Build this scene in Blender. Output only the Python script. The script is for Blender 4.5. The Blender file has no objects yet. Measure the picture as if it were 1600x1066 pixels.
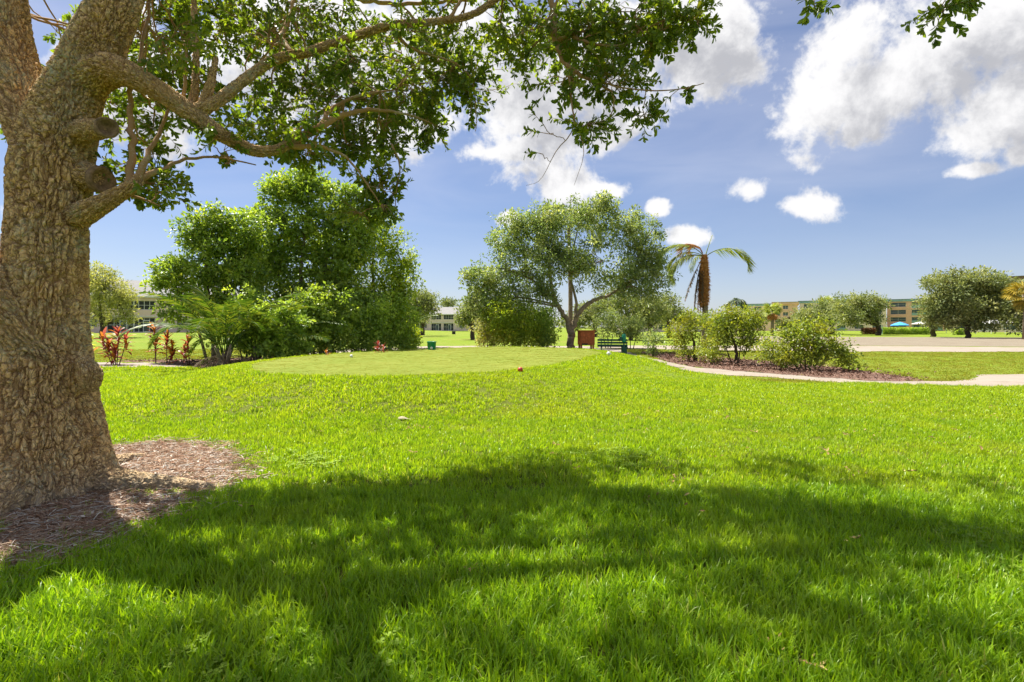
import bpy, math, random
import numpy as np
from mathutils import Vector, Matrix

# ---------------------------------------------------------------- camera, sky, sun, exposure
scn = bpy.context.scene
col = scn.collection
CAMH = 1.5
cd = bpy.data.cameras.new('camera'); cam = bpy.data.objects.new('camera', cd); col.objects.link(cam)
cam.location = (0, 0, CAMH); cam.rotation_euler = (math.radians(90), 0, 0)
cd.sensor_width = 36; cd.lens = 18; cd.shift_y = -22 / 1600; cd.clip_start = 0.05; cd.clip_end = 5000
scn.camera = cam
SUN_EL = math.radians(61); SUN_AZ = math.radians(-48)      # azimuth from +Y towards +X
SUN_DIR = Vector((math.sin(SUN_AZ) * math.cos(SUN_EL), math.cos(SUN_AZ) * math.cos(SUN_EL), math.sin(SUN_EL)))
ld = bpy.data.lights.new('sun', 'SUN'); sun = bpy.data.objects.new('sun', ld); col.objects.link(sun)
ld.energy = 5.0; ld.angle = math.radians(0.53); ld.color = (1.0, 0.95, 0.86)
sun.rotation_euler = (-SUN_DIR).to_track_quat('-Z', 'Y').to_euler()
sun.location = (0, 0, 30)
scn.view_settings.view_transform = 'Standard'; scn.view_settings.look = 'None'
scn.view_settings.exposure = 1.4; scn.view_settings.gamma = 1.0
scn.render.engine = 'CYCLES'
cy = scn.cycles
cy.use_denoising = True; cy.denoiser = 'OPENIMAGEDENOISE'; cy.denoising_input_passes = 'RGB_ALBEDO_NORMAL'
cy.max_bounces = 7; cy.diffuse_bounces = 4; cy.glossy_bounces = 2; cy.transmission_bounces = 5; cy.transparent_max_bounces = 6
cy.caustics_reflective = False; cy.caustics_refractive = False
cy.use_adaptive_sampling = True; cy.adaptive_threshold = 0.02

def pdir(x, y):                                   # direction of a photo pixel (1600 x 1066)
    return Vector(((x - 800) / 800, 1.0, (511 - y) / 800)).normalized()

world = bpy.data.worlds.new('World'); scn.world = world; world.use_nodes = True
wt = world.node_tree; wt.nodes.clear()
CLOUDS = [  # x, y, half width, half height, tilt in degrees
    (1300, 165, 100, 50, 15), (1400, 120, 160, 85, 25), (1500, 60, 190, 80, 25), (1330, 70, 60, 55, 50), (1600, 30, 200, 80, 10),
    (1555, 190, 95, 52, 30), (1640, 140, 120, 70, 20), (1520, 266, 46, 14, 8), (1600, 240, 40, 16, 5),
    (1168, 297, 36, 25, 0), (1265, 323, 58, 26, 3),
    (830, 175, 85, 80, 40), (900, 110, 150, 95, 20), (960, 190, 85, 42, 15), (1090, 50, 70, 100, 60), (770, 240, 90, 22, 0),
    (890, 296, 58, 34, -10), (940, 300, 45, 20, 0), (1026, 326, 20, 15, 0), (1072, 368, 42, 18, 0), (795, 342, 22, 14, 0),
    (480, 90, 230, 120, 10), (250, 130, 160, 120, 0), (700, 60, 120, 90, 0),
    (620, 200, 120, 60, 0), (60, 330, 60, 20, 0)]
def field_group():
    g = bpy.data.node_groups.new('cloud_field', 'ShaderNodeTree')
    g.interface.new_socket('Dir', in_out='INPUT', socket_type='NodeSocketVector')
    g.interface.new_socket('Field', in_out='OUTPUT', socket_type='NodeSocketFloat')
    gi = g.nodes.new('NodeGroupInput'); go = g.nodes.new('NodeGroupOutput')
    L = g.links.new
    def node(t, **k):
        n = g.nodes.new(t)
        for a, b in k.items(): setattr(n, a, b)
        return n
    blobs = []
    for x, y, a, b, t in CLOUDS:
        c = pdir(x, y)
        e1 = (pdir(x + 2, y) - pdir(x - 2, y)); e2 = (pdir(x, y - 2) - pdir(x, y + 2))
        sa = e1.length / 4; sb = e2.length / 4
        e1.normalize(); e2 = (e2 - e2.dot(e1) * e1).normalized()
        tr = math.radians(t)
        u = e1 * math.cos(tr) + e2 * math.sin(tr); v = -e1 * math.sin(tr) + e2 * math.cos(tr)
        blobs.append((c, u, v, a * (sa * abs(math.cos(tr)) + sb * abs(math.sin(tr))), b * (sb * abs(math.cos(tr)) + sa * abs(math.sin(tr)))))
    rg = random.Random(5)
    for k in range(46):                            # broken cumulus carried on all round, with extra unseen clouds added for fill light
        az = math.radians(rg.uniform(58, 302)); el = math.radians(rg.uniform(8, 70))
        c = Vector((math.sin(az) * math.cos(el), math.cos(az) * math.cos(el), math.sin(el)))
        u = Vector((c.y, -c.x, 0)).normalized(); v = u.cross(c)
        s = rg.uniform(.06, .22); blobs.append((c, u, v, s * rg.uniform(1, 1.8), s * .6))
    prev = None
    for c, u, v, a, b in blobs:
        d1 = node('ShaderNodeVectorMath', operation='DOT_PRODUCT'); d1.inputs[1].default_value = u / a
        d2 = node('ShaderNodeVectorMath', operation='DOT_PRODUCT'); d2.inputs[1].default_value = v / b
        d3 = node('ShaderNodeVectorMath', operation='DOT_PRODUCT'); d3.inputs[1].default_value = c / b
        s3 = node('ShaderNodeMath', operation='SUBTRACT'); s3.inputs[1].default_value = 1 / b
        cx = node('ShaderNodeCombineXYZ'); ln = node('ShaderNodeVectorMath', operation='LENGTH')
        for d in (d1, d2, d3): L(gi.outputs[0], d.inputs[0])
        L(d3.outputs['Value'], s3.inputs[0])
        L(d1.outputs['Value'], cx.inputs[0]); L(d2.outputs['Value'], cx.inputs[1]); L(s3.outputs[0], cx.inputs[2])
        L(cx.outputs[0], ln.inputs[0])
        if prev is None: prev = ln.outputs['Value']
        else:
            m = node('ShaderNodeMath', operation='SMOOTH_MIN'); m.inputs[2].default_value = .35
            L(prev, m.inputs[0]); L(ln.outputs['Value'], m.inputs[1]); prev = m.outputs[0]
    cl = node('ShaderNodeMath', operation='MINIMUM'); cl.inputs[1].default_value = 1.9; L(prev, cl.inputs[0])
    n1 = node('ShaderNodeTexNoise'); n1.inputs['Scale'].default_value = 9; n1.inputs['Detail'].default_value = 8; n1.inputs['Roughness'].default_value = .62
    n1.inputs['Distortion'].default_value = .35
    L(gi.outputs[0], n1.inputs['Vector'])
    a1 = node('ShaderNodeMath', operation='MULTIPLY_ADD'); a1.inputs[1].default_value = 2.3; a1.inputs[2].default_value = -1.15 + .95
    L(n1.outputs[0], a1.inputs[0])
    n2 = node('ShaderNodeTexNoise'); n2.inputs['Scale'].default_value = 34; n2.inputs['Detail'].default_value = 6; n2.inputs['Roughness'].default_value = .6
    L(gi.outputs[0], n2.inputs['Vector'])
    a2 = node('ShaderNodeMath', operation='MULTIPLY_ADD'); a2.inputs[1].default_value = 1.0; L(n2.outputs[0], a2.inputs[0])
    a3 = node('ShaderNodeMath', operation='SUBTRACT'); a3.inputs[1].default_value = .5; L(a1.outputs[0], a3.inputs[0]); L(a3.outputs[0], a2.inputs[2]); a1 = a2
    s = node('ShaderNodeMath', operation='SUBTRACT'); L(a1.outputs[0], s.inputs[0]); L(cl.outputs[0], s.inputs[1])
    L(s.outputs[0], go.inputs[0])
    return g
fg = field_group()
def wn(t, **k):
    n = wt.nodes.new(t)
    for a, b in k.items(): setattr(n, a, b)
    return n
WL = wt.links.new
tc = wn('ShaderNodeTexCoord')
sky = wn('ShaderNodeTexSky'); sky.sky_type = 'NISHITA'; sky.sun_disc = False
sky.sun_elevation = SUN_EL; sky.sun_rotation = SUN_AZ; sky.air_density = 1.0; sky.dust_density = 0.6; sky.ozone_density = 3.2; sky.altitude = 0
f1 = wn('ShaderNodeGroup', node_tree=fg); WL(tc.outputs['Generated'], f1.inputs[0])
off = wn('ShaderNodeVectorMath', operation='ADD'); off.inputs[1].default_value = SUN_DIR * .03 + Vector((-.012, 0, .022))
WL(tc.outputs['Generated'], off.inputs[0])
f2 = wn('ShaderNodeGroup', node_tree=fg); WL(off.outputs[0], f2.inputs[0])
cov = wn('ShaderNodeMapRange', interpolation_type='SMOOTHSTEP'); cov.inputs[1].default_value = -.10; cov.inputs[2].default_value = .42
WL(f1.outputs[0], cov.inputs[0])
shd = wn('ShaderNodeMapRange', interpolation_type='SMOOTHSTEP'); shd.inputs[1].default_value = .0; shd.inputs[2].default_value = .9
WL(f2.outputs[0], shd.inputs[0])
ccol = wn('ShaderNodeMix', data_type='RGBA'); ccol.inputs[6].default_value = (7.5, 7.45, 7.5, 1); ccol.inputs[7].default_value = (4.0, 4.05, 4.35, 1)
WL(shd.outputs[0], ccol.inputs[0])
wm = wn('ShaderNodeMix', data_type='RGBA'); WL(cov.outputs[0], wm.inputs[0]); WL(sky.outputs[0], wm.inputs[6]); WL(ccol.outputs[2], wm.inputs[7])
bg = wn('ShaderNodeBackground'); bg.inputs[1].default_value = .051; WL(wm.outputs[2], bg.inputs[0])
vmap = wn('ShaderNodeVectorMath', operation='MULTIPLY'); vmap.inputs[1].default_value = (2.2, 2.2, 9); WL(tc.outputs['Generated'], vmap.inputs[0])
vn = wn('ShaderNodeTexNoise'); vn.inputs['Scale'].default_value = 1.3; vn.inputs['Detail'].default_value = 7; vn.inputs['Distortion'].default_value = .6; WL(vmap.outputs[0], vn.inputs['Vector'])
vr = wn('ShaderNodeMapRange'); vr.inputs[1].default_value = .30; vr.inputs[2].default_value = .75; vr.inputs[3].default_value = .10; vr.inputs[4].default_value = .36; WL(vn.outputs[0], vr.inputs[0])
stint = wn('ShaderNodeMix', data_type='RGBA', blend_type='MULTIPLY'); stint.inputs[0].default_value = 1; stint.inputs[7].default_value = (.71, .755, .89, 1)
veil = wn('ShaderNodeMix', data_type='RGBA'); veil.inputs[7].default_value = (7.2, 7.2, 7.8, 1); WL(sky.outputs[0], stint.inputs[6]); WL(stint.outputs[2], veil.inputs[6])   # thin high haze
sz = wn('ShaderNodeSeparateXYZ'); WL(tc.outputs['Generated'], sz.inputs[0])
ve = wn('ShaderNodeMapRange', interpolation_type='SMOOTHSTEP'); ve.inputs[1].default_value = .05; ve.inputs[2].default_value = .33; WL(sz.outputs[2], ve.inputs[0])
vm = wn('ShaderNodeMath', operation='MULTIPLY'); WL(vr.outputs[0], vm.inputs[0]); WL(ve.outputs[0], vm.inputs[1]); hz = wn('ShaderNodeMapRange', interpolation_type='SMOOTHSTEP'); hz.inputs[1].default_value = .0; hz.inputs[2].default_value = .24; hz.inputs[3].default_value = .34; hz.inputs[4].default_value = 0; WL(sz.outputs[2], hz.inputs[0])
va = wn('ShaderNodeMath', operation='ADD'); WL(vm.outputs[0], va.inputs[0]); WL(hz.outputs[0], va.inputs[1]); WL(va.outputs[0], veil.inputs[0])
WL(veil.outputs[2], wm.inputs[6])
wo = wn('ShaderNodeOutputWorld'); WL(bg.outputs[0], wo.inputs[0])
world.cycles.sampling_method = 'MANUAL'; world.cycles.sample_map_resolution = 512

# ---------------------------------------------------------------- helpers
RNG = np.random.default_rng(11)
PI = math.pi
_T = np.random.default_rng(3).random((32, 32, 32)).astype(np.float32)
_O = np.random.default_rng(4).random((32, 32, 32, 3)).astype(np.float32)
def sstep(a, b, x):
    t = np.clip((np.asarray(x, float) - a) / (b - a), 0, 1); return t * t * (3 - 2 * t)
def vnoise(p):
    p = np.asarray(p, float); i = np.floor(p).astype(int); f = p - i; f = f * f * (3 - 2 * f); i &= 31; j = (i + 1) & 31
    def c(a, b, d): return _T[a[:, 0], b[:, 1], d[:, 2]]
    x0 = c(i, i, i) * (1 - f[:, 0]) + c(j, i, i) * f[:, 0]; x1 = c(i, j, i) * (1 - f[:, 0]) + c(j, j, i) * f[:, 0]
    x2 = c(i, i, j) * (1 - f[:, 0]) + c(j, i, j) * f[:, 0]; x3 = c(i, j, j) * (1 - f[:, 0]) + c(j, j, j) * f[:, 0]
    return (x0 * (1 - f[:, 1]) + x1 * f[:, 1]) * (1 - f[:, 2]) + (x2 * (1 - f[:, 1]) + x3 * f[:, 1]) * f[:, 2]
def fbm(p, o=4):
    p = np.asarray(p, float); r = np.zeros(len(p)); a = .5
    for k in range(o): r += a * vnoise(p * 2 ** k + 7.3 * k); a *= .5
    return r / (1 - .5 ** o)
def worley(p):                                    # nearest and second nearest feature distance
    p = np.asarray(p, np.float32); i = np.floor(p).astype(int); f1 = np.full(len(p), 9., np.float32); f2 = f1.copy()
    for dx in (-1, 0, 1):
        for dy in (-1, 0, 1):
            for dz in (-1, 0, 1):
                c = i + (dx, dy, dz); m = c & 31
                d = np.linalg.norm(c + _O[m[:, 0], m[:, 1], m[:, 2]] - p, axis=1)
                f2 = np.minimum(f2, np.maximum(f1, d)); f1 = np.minimum(f1, d)
    return f1, f2
def seg_dist(P, poly):                            # unsigned distance of points to a closed polygon
    P = np.asarray(P, float); A = np.asarray(poly, float); B = np.roll(A, -1, 0); best = np.full(len(P), 1e9)
    for a, b in zip(A, B):
        ab = b - a; t = np.clip(((P - a) @ ab) / max(ab @ ab, 1e-9), 0, 1)
        best = np.minimum(best, np.linalg.norm(P - a - t[:, None] * ab, axis=1))
    return best
def inside(P, poly):
    P = np.asarray(P, float); x, y = P[:, 0], P[:, 1]; c = np.zeros(len(P), bool); A = np.asarray(poly, float); B = np.roll(A, -1, 0)
    for (x1, y1), (x2, y2) in zip(A, B):
        if y1 == y2: continue
        m = ((y1 > y) != (y2 > y)) & (x < (x2 - x1) * (y - y1) / (y2 - y1) + x1); c ^= m
    return c
def sdf(P, poly):
    d = seg_dist(P, poly); return np.where(inside(P, poly), -d, d)
def crom(pts, n):                                 # Catmull-Rom through points, n samples
    P = np.asarray(pts, float); P = np.vstack([2 * P[0] - P[1], P, 2 * P[-1] - P[-2]]); k = len(P) - 3
    u = np.linspace(0, k - 1e-6, n); i = u.astype(int); t = (u - i)[:, None]
    a, b, c, d = P[i], P[i + 1], P[i + 2], P[i + 3]
    return .5 * (2 * b + (c - a) * t + (2 * a - 5 * b + 4 * c - d) * t ** 2 + (3 * b - a - 3 * c + d) * t ** 3)
def mesh(name, V, F, attrs=None, smooth=True):
    V = np.ascontiguousarray(V, np.float32).reshape(-1, 3)
    if isinstance(F, np.ndarray): F = [F]
    F = [np.asarray(f, np.int32) for f in F if len(f)]
    me = bpy.data.meshes.new(name); me.vertices.add(len(V)); me.vertices.foreach_set('co', V.ravel())
    li = np.concatenate([f.ravel() for f in F]); tot = np.concatenate([np.full(len(f), f.shape[1], np.int32) for f in F])
    st = np.concatenate([[0], np.cumsum(tot)[:-1]]).astype(np.int32)
    me.loops.add(len(li)); me.loops.foreach_set('vertex_index', li)
    me.polygons.add(len(tot)); me.polygons.foreach_set('loop_start', st)
    me.polygons.foreach_set('use_smooth', np.full(len(tot), bool(smooth)))
    for k, v in (attrs or {}).items():
        v = np.asarray(v, np.float32); a = me.attributes.new(k, 'FLOAT' if v.ndim == 1 else 'FLOAT_VECTOR', 'POINT')
        a.data.foreach_set('value' if v.ndim == 1 else 'vector', v.ravel())
    me.update(calc_edges=True); return me
def link(name, me, mat=None, parent=None, **props):
    o = bpy.data.objects.new(name, me); col.objects.link(o)
    if mat is not None and me is not None and len(me.materials) == 0: me.materials.append(mat)
    if parent is not None: o.parent = parent
    for k, v in props.items():
        if v is not None: o[k] = v
    return o
def thing(name, label, category, loc=(0, 0, 0), rotz=0, group=None):
    o = link(name, None, label=label, category=category, group=group); o.location = loc; o.rotation_euler = (0, 0, rotz)
    o.empty_display_size = .2; return o
class Geo:                                        # collects primitive shapes into one mesh
    def __init__(s): s.V = []; s.F = []; s.n = 0
    def add(s, V, *F):
        V = np.asarray(V, float).reshape(-1, 3); s.V.append(V)
        for f in F:
            if len(f): s.F.append(np.asarray(f, int) + s.n)
        s.n += len(V); return s
    def box(s, c, d, rz=0, taper=1.0, bev=0.0):
        x, y, z = np.asarray(d, float) / 2
        b = min(bev, .45 * min(x, y))
        if b > 0:
            ring = np.array([(-x + b, -y), (x - b, -y), (x, -y + b), (x, y - b), (x - b, y), (-x + b, y), (-x, y - b), (-x, -y + b)])
        else: ring = np.array([(-x, -y), (x, -y), (x, y), (-x, y)])
        k = len(ring)
        V = np.vstack([np.c_[ring, np.full(k, -z)], np.c_[ring * taper, np.full(k, z)]])
        ca, sa = math.cos(rz), math.sin(rz)
        V = np.c_[V[:, 0] * ca - V[:, 1] * sa, V[:, 0] * sa + V[:, 1] * ca, V[:, 2]] + np.asarray(c, float)
        i = np.arange(k); j = (i + 1) % k
        Q = np.c_[i, j, j + k, i + k]
        if k == 4: return s.add(V, Q, [[3, 2, 1, 0]], [[4, 5, 6, 7]])
        return s.add(V, Q, [list(range(k))[::-1]], [list(range(k, 2 * k))])
    def tube(s, P, R, seg=8, cap=True, fr=None):
        V, F, T = tube(P, R, seg, cap); return s.add(V, F, T)
    def lathe(s, prof, seg=16, c=(0, 0, 0)):
        a = np.linspace(0, 2 * PI, seg, endpoint=False); V = []
        for r, z in prof: V.append(np.c_[r * np.cos(a), r * np.sin(a), np.full(seg, z)])
        V = np.vstack(V) + np.asarray(c, float); F = []
        i = np.arange(seg); j = (i + 1) % seg
        for k in range(len(prof) - 1): F.append(np.c_[i + k * seg, j + k * seg, j + (k + 1) * seg, i + (k + 1) * seg])
        return s.add(V, np.vstack(F))
    def mesh(s, name, smooth=False): return mesh(name, np.vstack(s.V), s.F, smooth=smooth)
    def obj(s, name, mat, parent=None, smooth=False, **p): return link(name, s.mesh(name, smooth), mat, parent, **p)
def frames(P):
    P = np.asarray(P, float); T = np.gradient(P, axis=0); T /= np.linalg.norm(T, axis=1)[:, None] + 1e-9
    N = np.zeros_like(T); a = np.array([1., 0, 0]) if abs(T[0][0]) < .8 else np.array([0, 1., 0])
    n = a - (a @ T[0]) * T[0]; N[0] = n / np.linalg.norm(n)
    for i in range(1, len(P)):
        n = N[i - 1] - (N[i - 1] @ T[i]) * T[i]; N[i] = n / (np.linalg.norm(n) + 1e-9)
    return T, N, np.cross(T, N)
def tube(P, R, seg=8, cap=True):
    P = np.asarray(P, float); R = np.broadcast_to(np.asarray(R, float), len(P)); T, N, B = frames(P)
    a = np.linspace(0, 2 * PI, seg, endpoint=False)
    V = (P[:, None] + R[:, None, None] * (np.cos(a)[None, :, None] * N[:, None] + np.sin(a)[None, :, None] * B[:, None])).reshape(-1, 3)
    i = np.arange(seg); j = (i + 1) % seg; F = []
    for k in range(len(P) - 1): F.append(np.c_[i + k * seg, j + k * seg, j + (k + 1) * seg, i + (k + 1) * seg])
    F = np.vstack(F); Tr = np.zeros((0, 3), int)
    if cap:
        n = len(V); V = np.vstack([V, P[:1], P[-1:]]); m = (len(P) - 1) * seg
        Tr = np.vstack([np.c_[j, i, np.full(seg, n)], np.c_[i + m, j + m, np.full(seg, n + 1)]])
    return V, F, Tr
def unit(v): return v / (np.linalg.norm(v, axis=-1, keepdims=True) + 1e-9)
def rdir(n, r=RNG): return unit(r.normal(size=(n, 3)))
def W3(x, y, D): return np.array([(x - 800) / 800 * D, D, CAMH + (511 - y) / 800 * D])   # photo pixel at depth D

# ---------------------------------------------------------------- materials
class M:
    def __init__(s, name):
        s.m = bpy.data.materials.new(name); s.m.use_nodes = True; s.t = s.m.node_tree; s.t.nodes.clear()
        s.out = s.n('ShaderNodeOutputMaterial')
    def n(s, t, ins=None, **k):
        n = s.t.nodes.new(t)
        for a, b in k.items(): setattr(n, a, b)
        for a, b in (ins or {}).items():
            if isinstance(b, bpy.types.NodeSocket): s.t.links.new(b, n.inputs[a])
            else: n.inputs[a].default_value = b
        return n
    def L(s, a, b): s.t.links.new(a, b)
    def noise(s, scale, detail=4, rough=.55, vec=None, dist=0):
        n = s.n('ShaderNodeTexNoise', {'Scale': scale, 'Detail': detail, 'Roughness': rough, 'Distortion': dist})
        if vec is not None: s.L(vec, n.inputs['Vector'])
        return n.outputs[0]
    def pos(s, scale=None):
        g = s.n('ShaderNodeNewGeometry').outputs['Position']
        if scale is None: return g
        return s.n('ShaderNodeVectorMath', {0: g, 1: scale}, operation='MULTIPLY').outputs[0]
    def obj(s): return s.n('ShaderNodeTexCoord').outputs['Object']
    def ramp(s, fac, stops):
        r = s.n('ShaderNodeValToRGB', {0: fac}); e = r.color_ramp.elements
        while len(e) < len(stops): e.new(.5)
        for a, (p, c) in zip(e, stops): a.position = p; a.color = (*c, 1)
        return r.outputs[0]
    def mix(s, f, a, b, mode='MIX'):
        n = s.n('ShaderNodeMix', {0: f}, data_type='RGBA', blend_type=mode)
        for i, v in ((6, a), (7, b)):
            if isinstance(v, bpy.types.NodeSocket): s.L(v, n.inputs[i])
            else: n.inputs[i].default_value = (*v, 1)
        return n.outputs[2]
    def math(s, op, a, b=0.0, clamp=False): return s.n('ShaderNodeMath', {0: a, 1: b}, operation=op, use_clamp=clamp).outputs[0]
    def mr(s, v, a, b, c=0., d=1.): return s.n('ShaderNodeMapRange', {0: v, 1: a, 2: b, 3: c, 4: d}).outputs[0]
    def bump(s, h, strength=.5, dist=.02): return s.n('ShaderNodeBump', {'Height': h, 'Strength': strength, 'Distance': dist}).outputs[0]
    def bsdf(s, colour, rough=.8, spec=.3, normal=None, metal=0.):
        n = s.n('ShaderNodeBsdfPrincipled', {'Roughness': rough, 'Specular IOR Level': spec, 'Metallic': metal})
        if isinstance(colour, bpy.types.NodeSocket): s.L(colour, n.inputs['Base Color'])
        else: n.inputs['Base Color'].default_value = (*colour, 1)
        if normal is not None: s.L(normal, n.inputs['Normal'])
        return n.outputs[0]
    def done(s, sh): s.L(sh, s.out.inputs[0]); return s.m
def plain(name, c, rough=.7, spec=.3, var=.25, scale=6, metal=0., bump=.15):
    m = M(name); p = m.obj(); f = m.noise(scale, 5, .6, p); d = tuple(x * (1 - var) for x in c); e = tuple(min(1, x * (1 + var * .6)) for x in c)
    return m.done(m.bsdf(m.ramp(f, [(.3, d), (.7, e)]), rough, spec, m.bump(m.noise(scale * 8, 3, .6, p), bump, .01), metal))
def leafmat(name, stops, trans=.4, rough=.45, tint=(1.25, 1.2, .55), spec=.4, patch=0.0, pcol=(.2, .22, .02), pscale=1.2):
    m = M(name); a = m.n('ShaderNodeAttribute', attribute_name='rnd').outputs['Fac']
    c = m.ramp(a, stops)
    if patch > 0:
        w = m.mr(m.noise(pscale, 3, .5, m.pos()), .5, .68, 0, patch); c = m.mix(w, c, pcol)
    b = m.bsdf(c, max(.42, rough), spec)
    t = m.n('ShaderNodeBsdfTranslucent', {0: m.mix(1.0, c, tint, 'MULTIPLY')}).outputs[0]
    return m.done(m.n('ShaderNodeMixShader', {0: trans, 1: b, 2: t}).outputs[0])

# ---------------------------------------------------------------- terrain
TEE = np.array([(-6.3, 12.3), (-5.3, 10.95), (-3.9, 10.45), (-2.6, 10.45), (-1.3, 11.0), (0.1, 12.2), (1.6, 14.7), (2.9, 17.9), (3.5, 20.2), (3.0, 23.2),
                (0.2, 25.6), (-2.2, 25.4), (-4.4, 23.2), (-6.1, 20.0), (-7.0, 17.0), (-7.1, 14.2)])
TEE = crom(np.vstack([TEE, TEE[:1]]), 81)[:-1]
TRUNK = np.array([-4.2, 4.6])
def zf(x, y):
    x = np.asarray(x, float).ravel(); y = np.asarray(y, float).ravel(); z = np.zeros(len(x))
    m = (np.abs(x + 2) < 14) & (y > 4) & (y < 32)
    if m.any():
        d = sdf(np.c_[x[m], y[m]], TEE); z[m] = .50 * (1 - sstep(-.2, 3.4, d))
    z += .55 * sstep(25, 75, y) * sstep(-12, -40, x)
    z += .05 * np.exp(-((x - TRUNK[0]) ** 2 + (y - TRUNK[1]) ** 2) / .8)
    near = 1 - sstep(30, 60, np.hypot(x, y))
    z += near * (.05 * (vnoise(np.c_[x * .35 + 40, y * .35 + 40, 0 * x]) - .5) + .02 * (vnoise(np.c_[x * 1.7 + 9, y * 1.7 + 9, 0 * x + 3]) - .5))
    return z
def z1(x, y): return float(zf([x], [y])[0])
def gp(x, y, lift=0):                              # where the ray of a photo pixel meets the ground
    d = np.array([(x - 800) / 800, 1, (511 - y) / 800]); t = np.concatenate([np.arange(1.5, 60, .05), np.arange(60, 400, .5)])
    P = d[None] * t[:, None]; h = CAMH + P[:, 2] - zf(P[:, 0], P[:, 1])
    i = int(np.argmax(h < 0)) if (h < 0).any() else len(t) - 1
    return np.array([P[i, 0], P[i, 1], z1(P[i, 0], P[i, 1]) + lift])
def axis_coords(lo, hi, step, far, g=1.18):
    c = list(np.arange(lo, hi + 1e-6, step)); s = step
    while c[-1] < far: s = min(s * g, 120); c.append(c[-1] + s)
    s = step
    while c[0] > -far: s = min(s * g, 120); c.insert(0, c[0] - s)
    return np.array(c)
gx = axis_coords(-16, 16, .25, 1500); gy = axis_coords(1, 32, .25, 1500)
GX, GY = np.meshgrid(gx, gy); nx, ny = len(gx), len(gy)
idx = np.arange(nx * ny).reshape(ny, nx)
Fg = np.stack([idx[:-1, :-1], idx[:-1, 1:], idx[1:, 1:], idx[1:, :-1]], -1).reshape(-1, 4)
m = M('lawn_ground'); P = m.pos()
big = m.noise(.11, 4, .6, P); mid = m.noise(1.3, 5, .65, P); fine = m.noise(38, 4, .7, P)
c = m.ramp(mid, [(.3, (.125, .185, .012)), (.55, (.165, .225, .015)), (.75, (.20, .24, .024))])
c = m.mix(m.mr(big, .48, .66, 0, .55), c, (.24, .215, .050))
yy = m.n('ShaderNodeSeparateXYZ', {0: P}).outputs
c = m.mix(m.mr(fine, .35, .7, 0, .5), c, (.050, .085, .010))
soil = m.mix(m.mr(yy[1], 9, 17, 0, 1), (.10, .12, .016), c)
lawn_mat = m.done(m.bsdf(soil, .9, .1, m.bump(fine, .7, .05)))
link('lawn', mesh('lawn', np.c_[GX.ravel(), GY.ravel(), zf(GX, GY)], Fg), lawn_mat, kind='structure')

def star_sheet(poly, c, rings, lift, jit=0.0, seed=0):
    A = np.asarray(poly, float); c = np.asarray(c, float); n = len(A)
    if jit:
        d = unit(A - c); nz = fbm(np.c_[A * 2.1, np.full(n, seed + .5)], 3) - .5; A = A + d * (nz * 2 * jit)[:, None]
    t = np.linspace(0, 1, rings + 1)[1:]; V = [c[None]] + [c + (A - c) * k for k in t]; V = np.vstack(V)
    i = np.arange(n); j = (i + 1) % n; T = np.c_[np.zeros(n, int), i + 1, j + 1]; Q = []
    for k in range(rings - 1): Q.append(np.c_[1 + i + k * n, 1 + i + (k + 1) * n, 1 + j + (k + 1) * n, 1 + j + k * n])
    return np.c_[V, zf(V[:, 0], V[:, 1]) + lift], [T] + Q, A
def ruled(a, b, n, k, lift, jit=0.0):
    A = crom(a, n); B = crom(b, n)
    if jit:
        A = A + (vnoise(np.c_[A * 1.9, 0 * A[:, :1]])[:, None] - .5) * jit; B = B + (vnoise(np.c_[B * 1.9, 0 * B[:, :1] + 4])[:, None] - .5) * jit
    t = np.linspace(0, 1, k)[:, None, None]; V = (A[None] * (1 - t) + B[None] * t).reshape(-1, 2)
    q = np.arange(k * n).reshape(k, n); F = np.stack([q[:-1, :-1], q[:-1, 1:], q[1:, 1:], q[1:, :-1]], -1).reshape(-1, 4)
    return np.c_[V, zf(V[:, 0], V[:, 1]) + lift], F, np.vstack([A, B[::-1]])
# mown tee
m = M('tee_turf'); P = m.pos(); fi = m.noise(60, 4, .7, P); md = m.noise(.9, 4, .6, P); wv = m.noise(3, 3, .5, m.pos((.35, 3.0, 1)))
c = m.ramp(md, [(.3, (0.135, 0.176, 0.020)), (.7, (0.184, 0.203, 0.032))]); c = m.mix(m.mr(fi, .35, .7, 0, .45), c, (0.090, 0.126, 0.013)); c = m.mix(m.mr(wv, .5, .75, 0, .10), c, (0.211, 0.198, 0.050))
tee_mat = m.done(m.bsdf(c, .9, .1, m.bump(fi, .5, .02)))
V, F, _ = star_sheet(TEE, (-1.8, 17.5), 22, .012)
link('tee_green', mesh('tee', V, F), tee_mat, kind='structure')
# paths of pale shell sand
m = M('shell_sand'); P = m.pos(); a = m.noise(1.1, 5, .65, P); b = m.noise(45, 4, .7, P)
c = m.ramp(a, [(.3, (0.234, 0.198, 0.160)), (.7, (0.296, 0.258, 0.217))]); c = m.mix(m.mr(b, .4, .75, 0, .5), c, (0.187, 0.152, 0.118)); c = m.mix(m.mr(m.noise(.6, 6, .75, P), .5, .7, 0, .55), c, (0.172, 0.141, 0.106))
sand_mat = m.done(m.bsdf(c, .95, .1, m.bump(b, .5, .02)))
RN = [(5.2, 36), (5.2, 30), (5.5, 25), (5.65, 21.8), (5.75, 17.9), (6.5, 15.7), (7.6, 14.9), (8.1, 14.1), (9.3, 13.5), (10.5, 13.0), (12.7, 12.7), (17, 12.3), (30, 11)]
RF = [(7.2, 36), (6.9, 30), (6.6, 25), (6.55, 21.2), (7.2, 17.8), (8.3, 16.4), (9.2, 15.1), (9.8, 14.3), (11.3, 14.0), (12.6, 14.3), (13.6, 15.0), (16.2, 16.3), (30, 18)]
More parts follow.
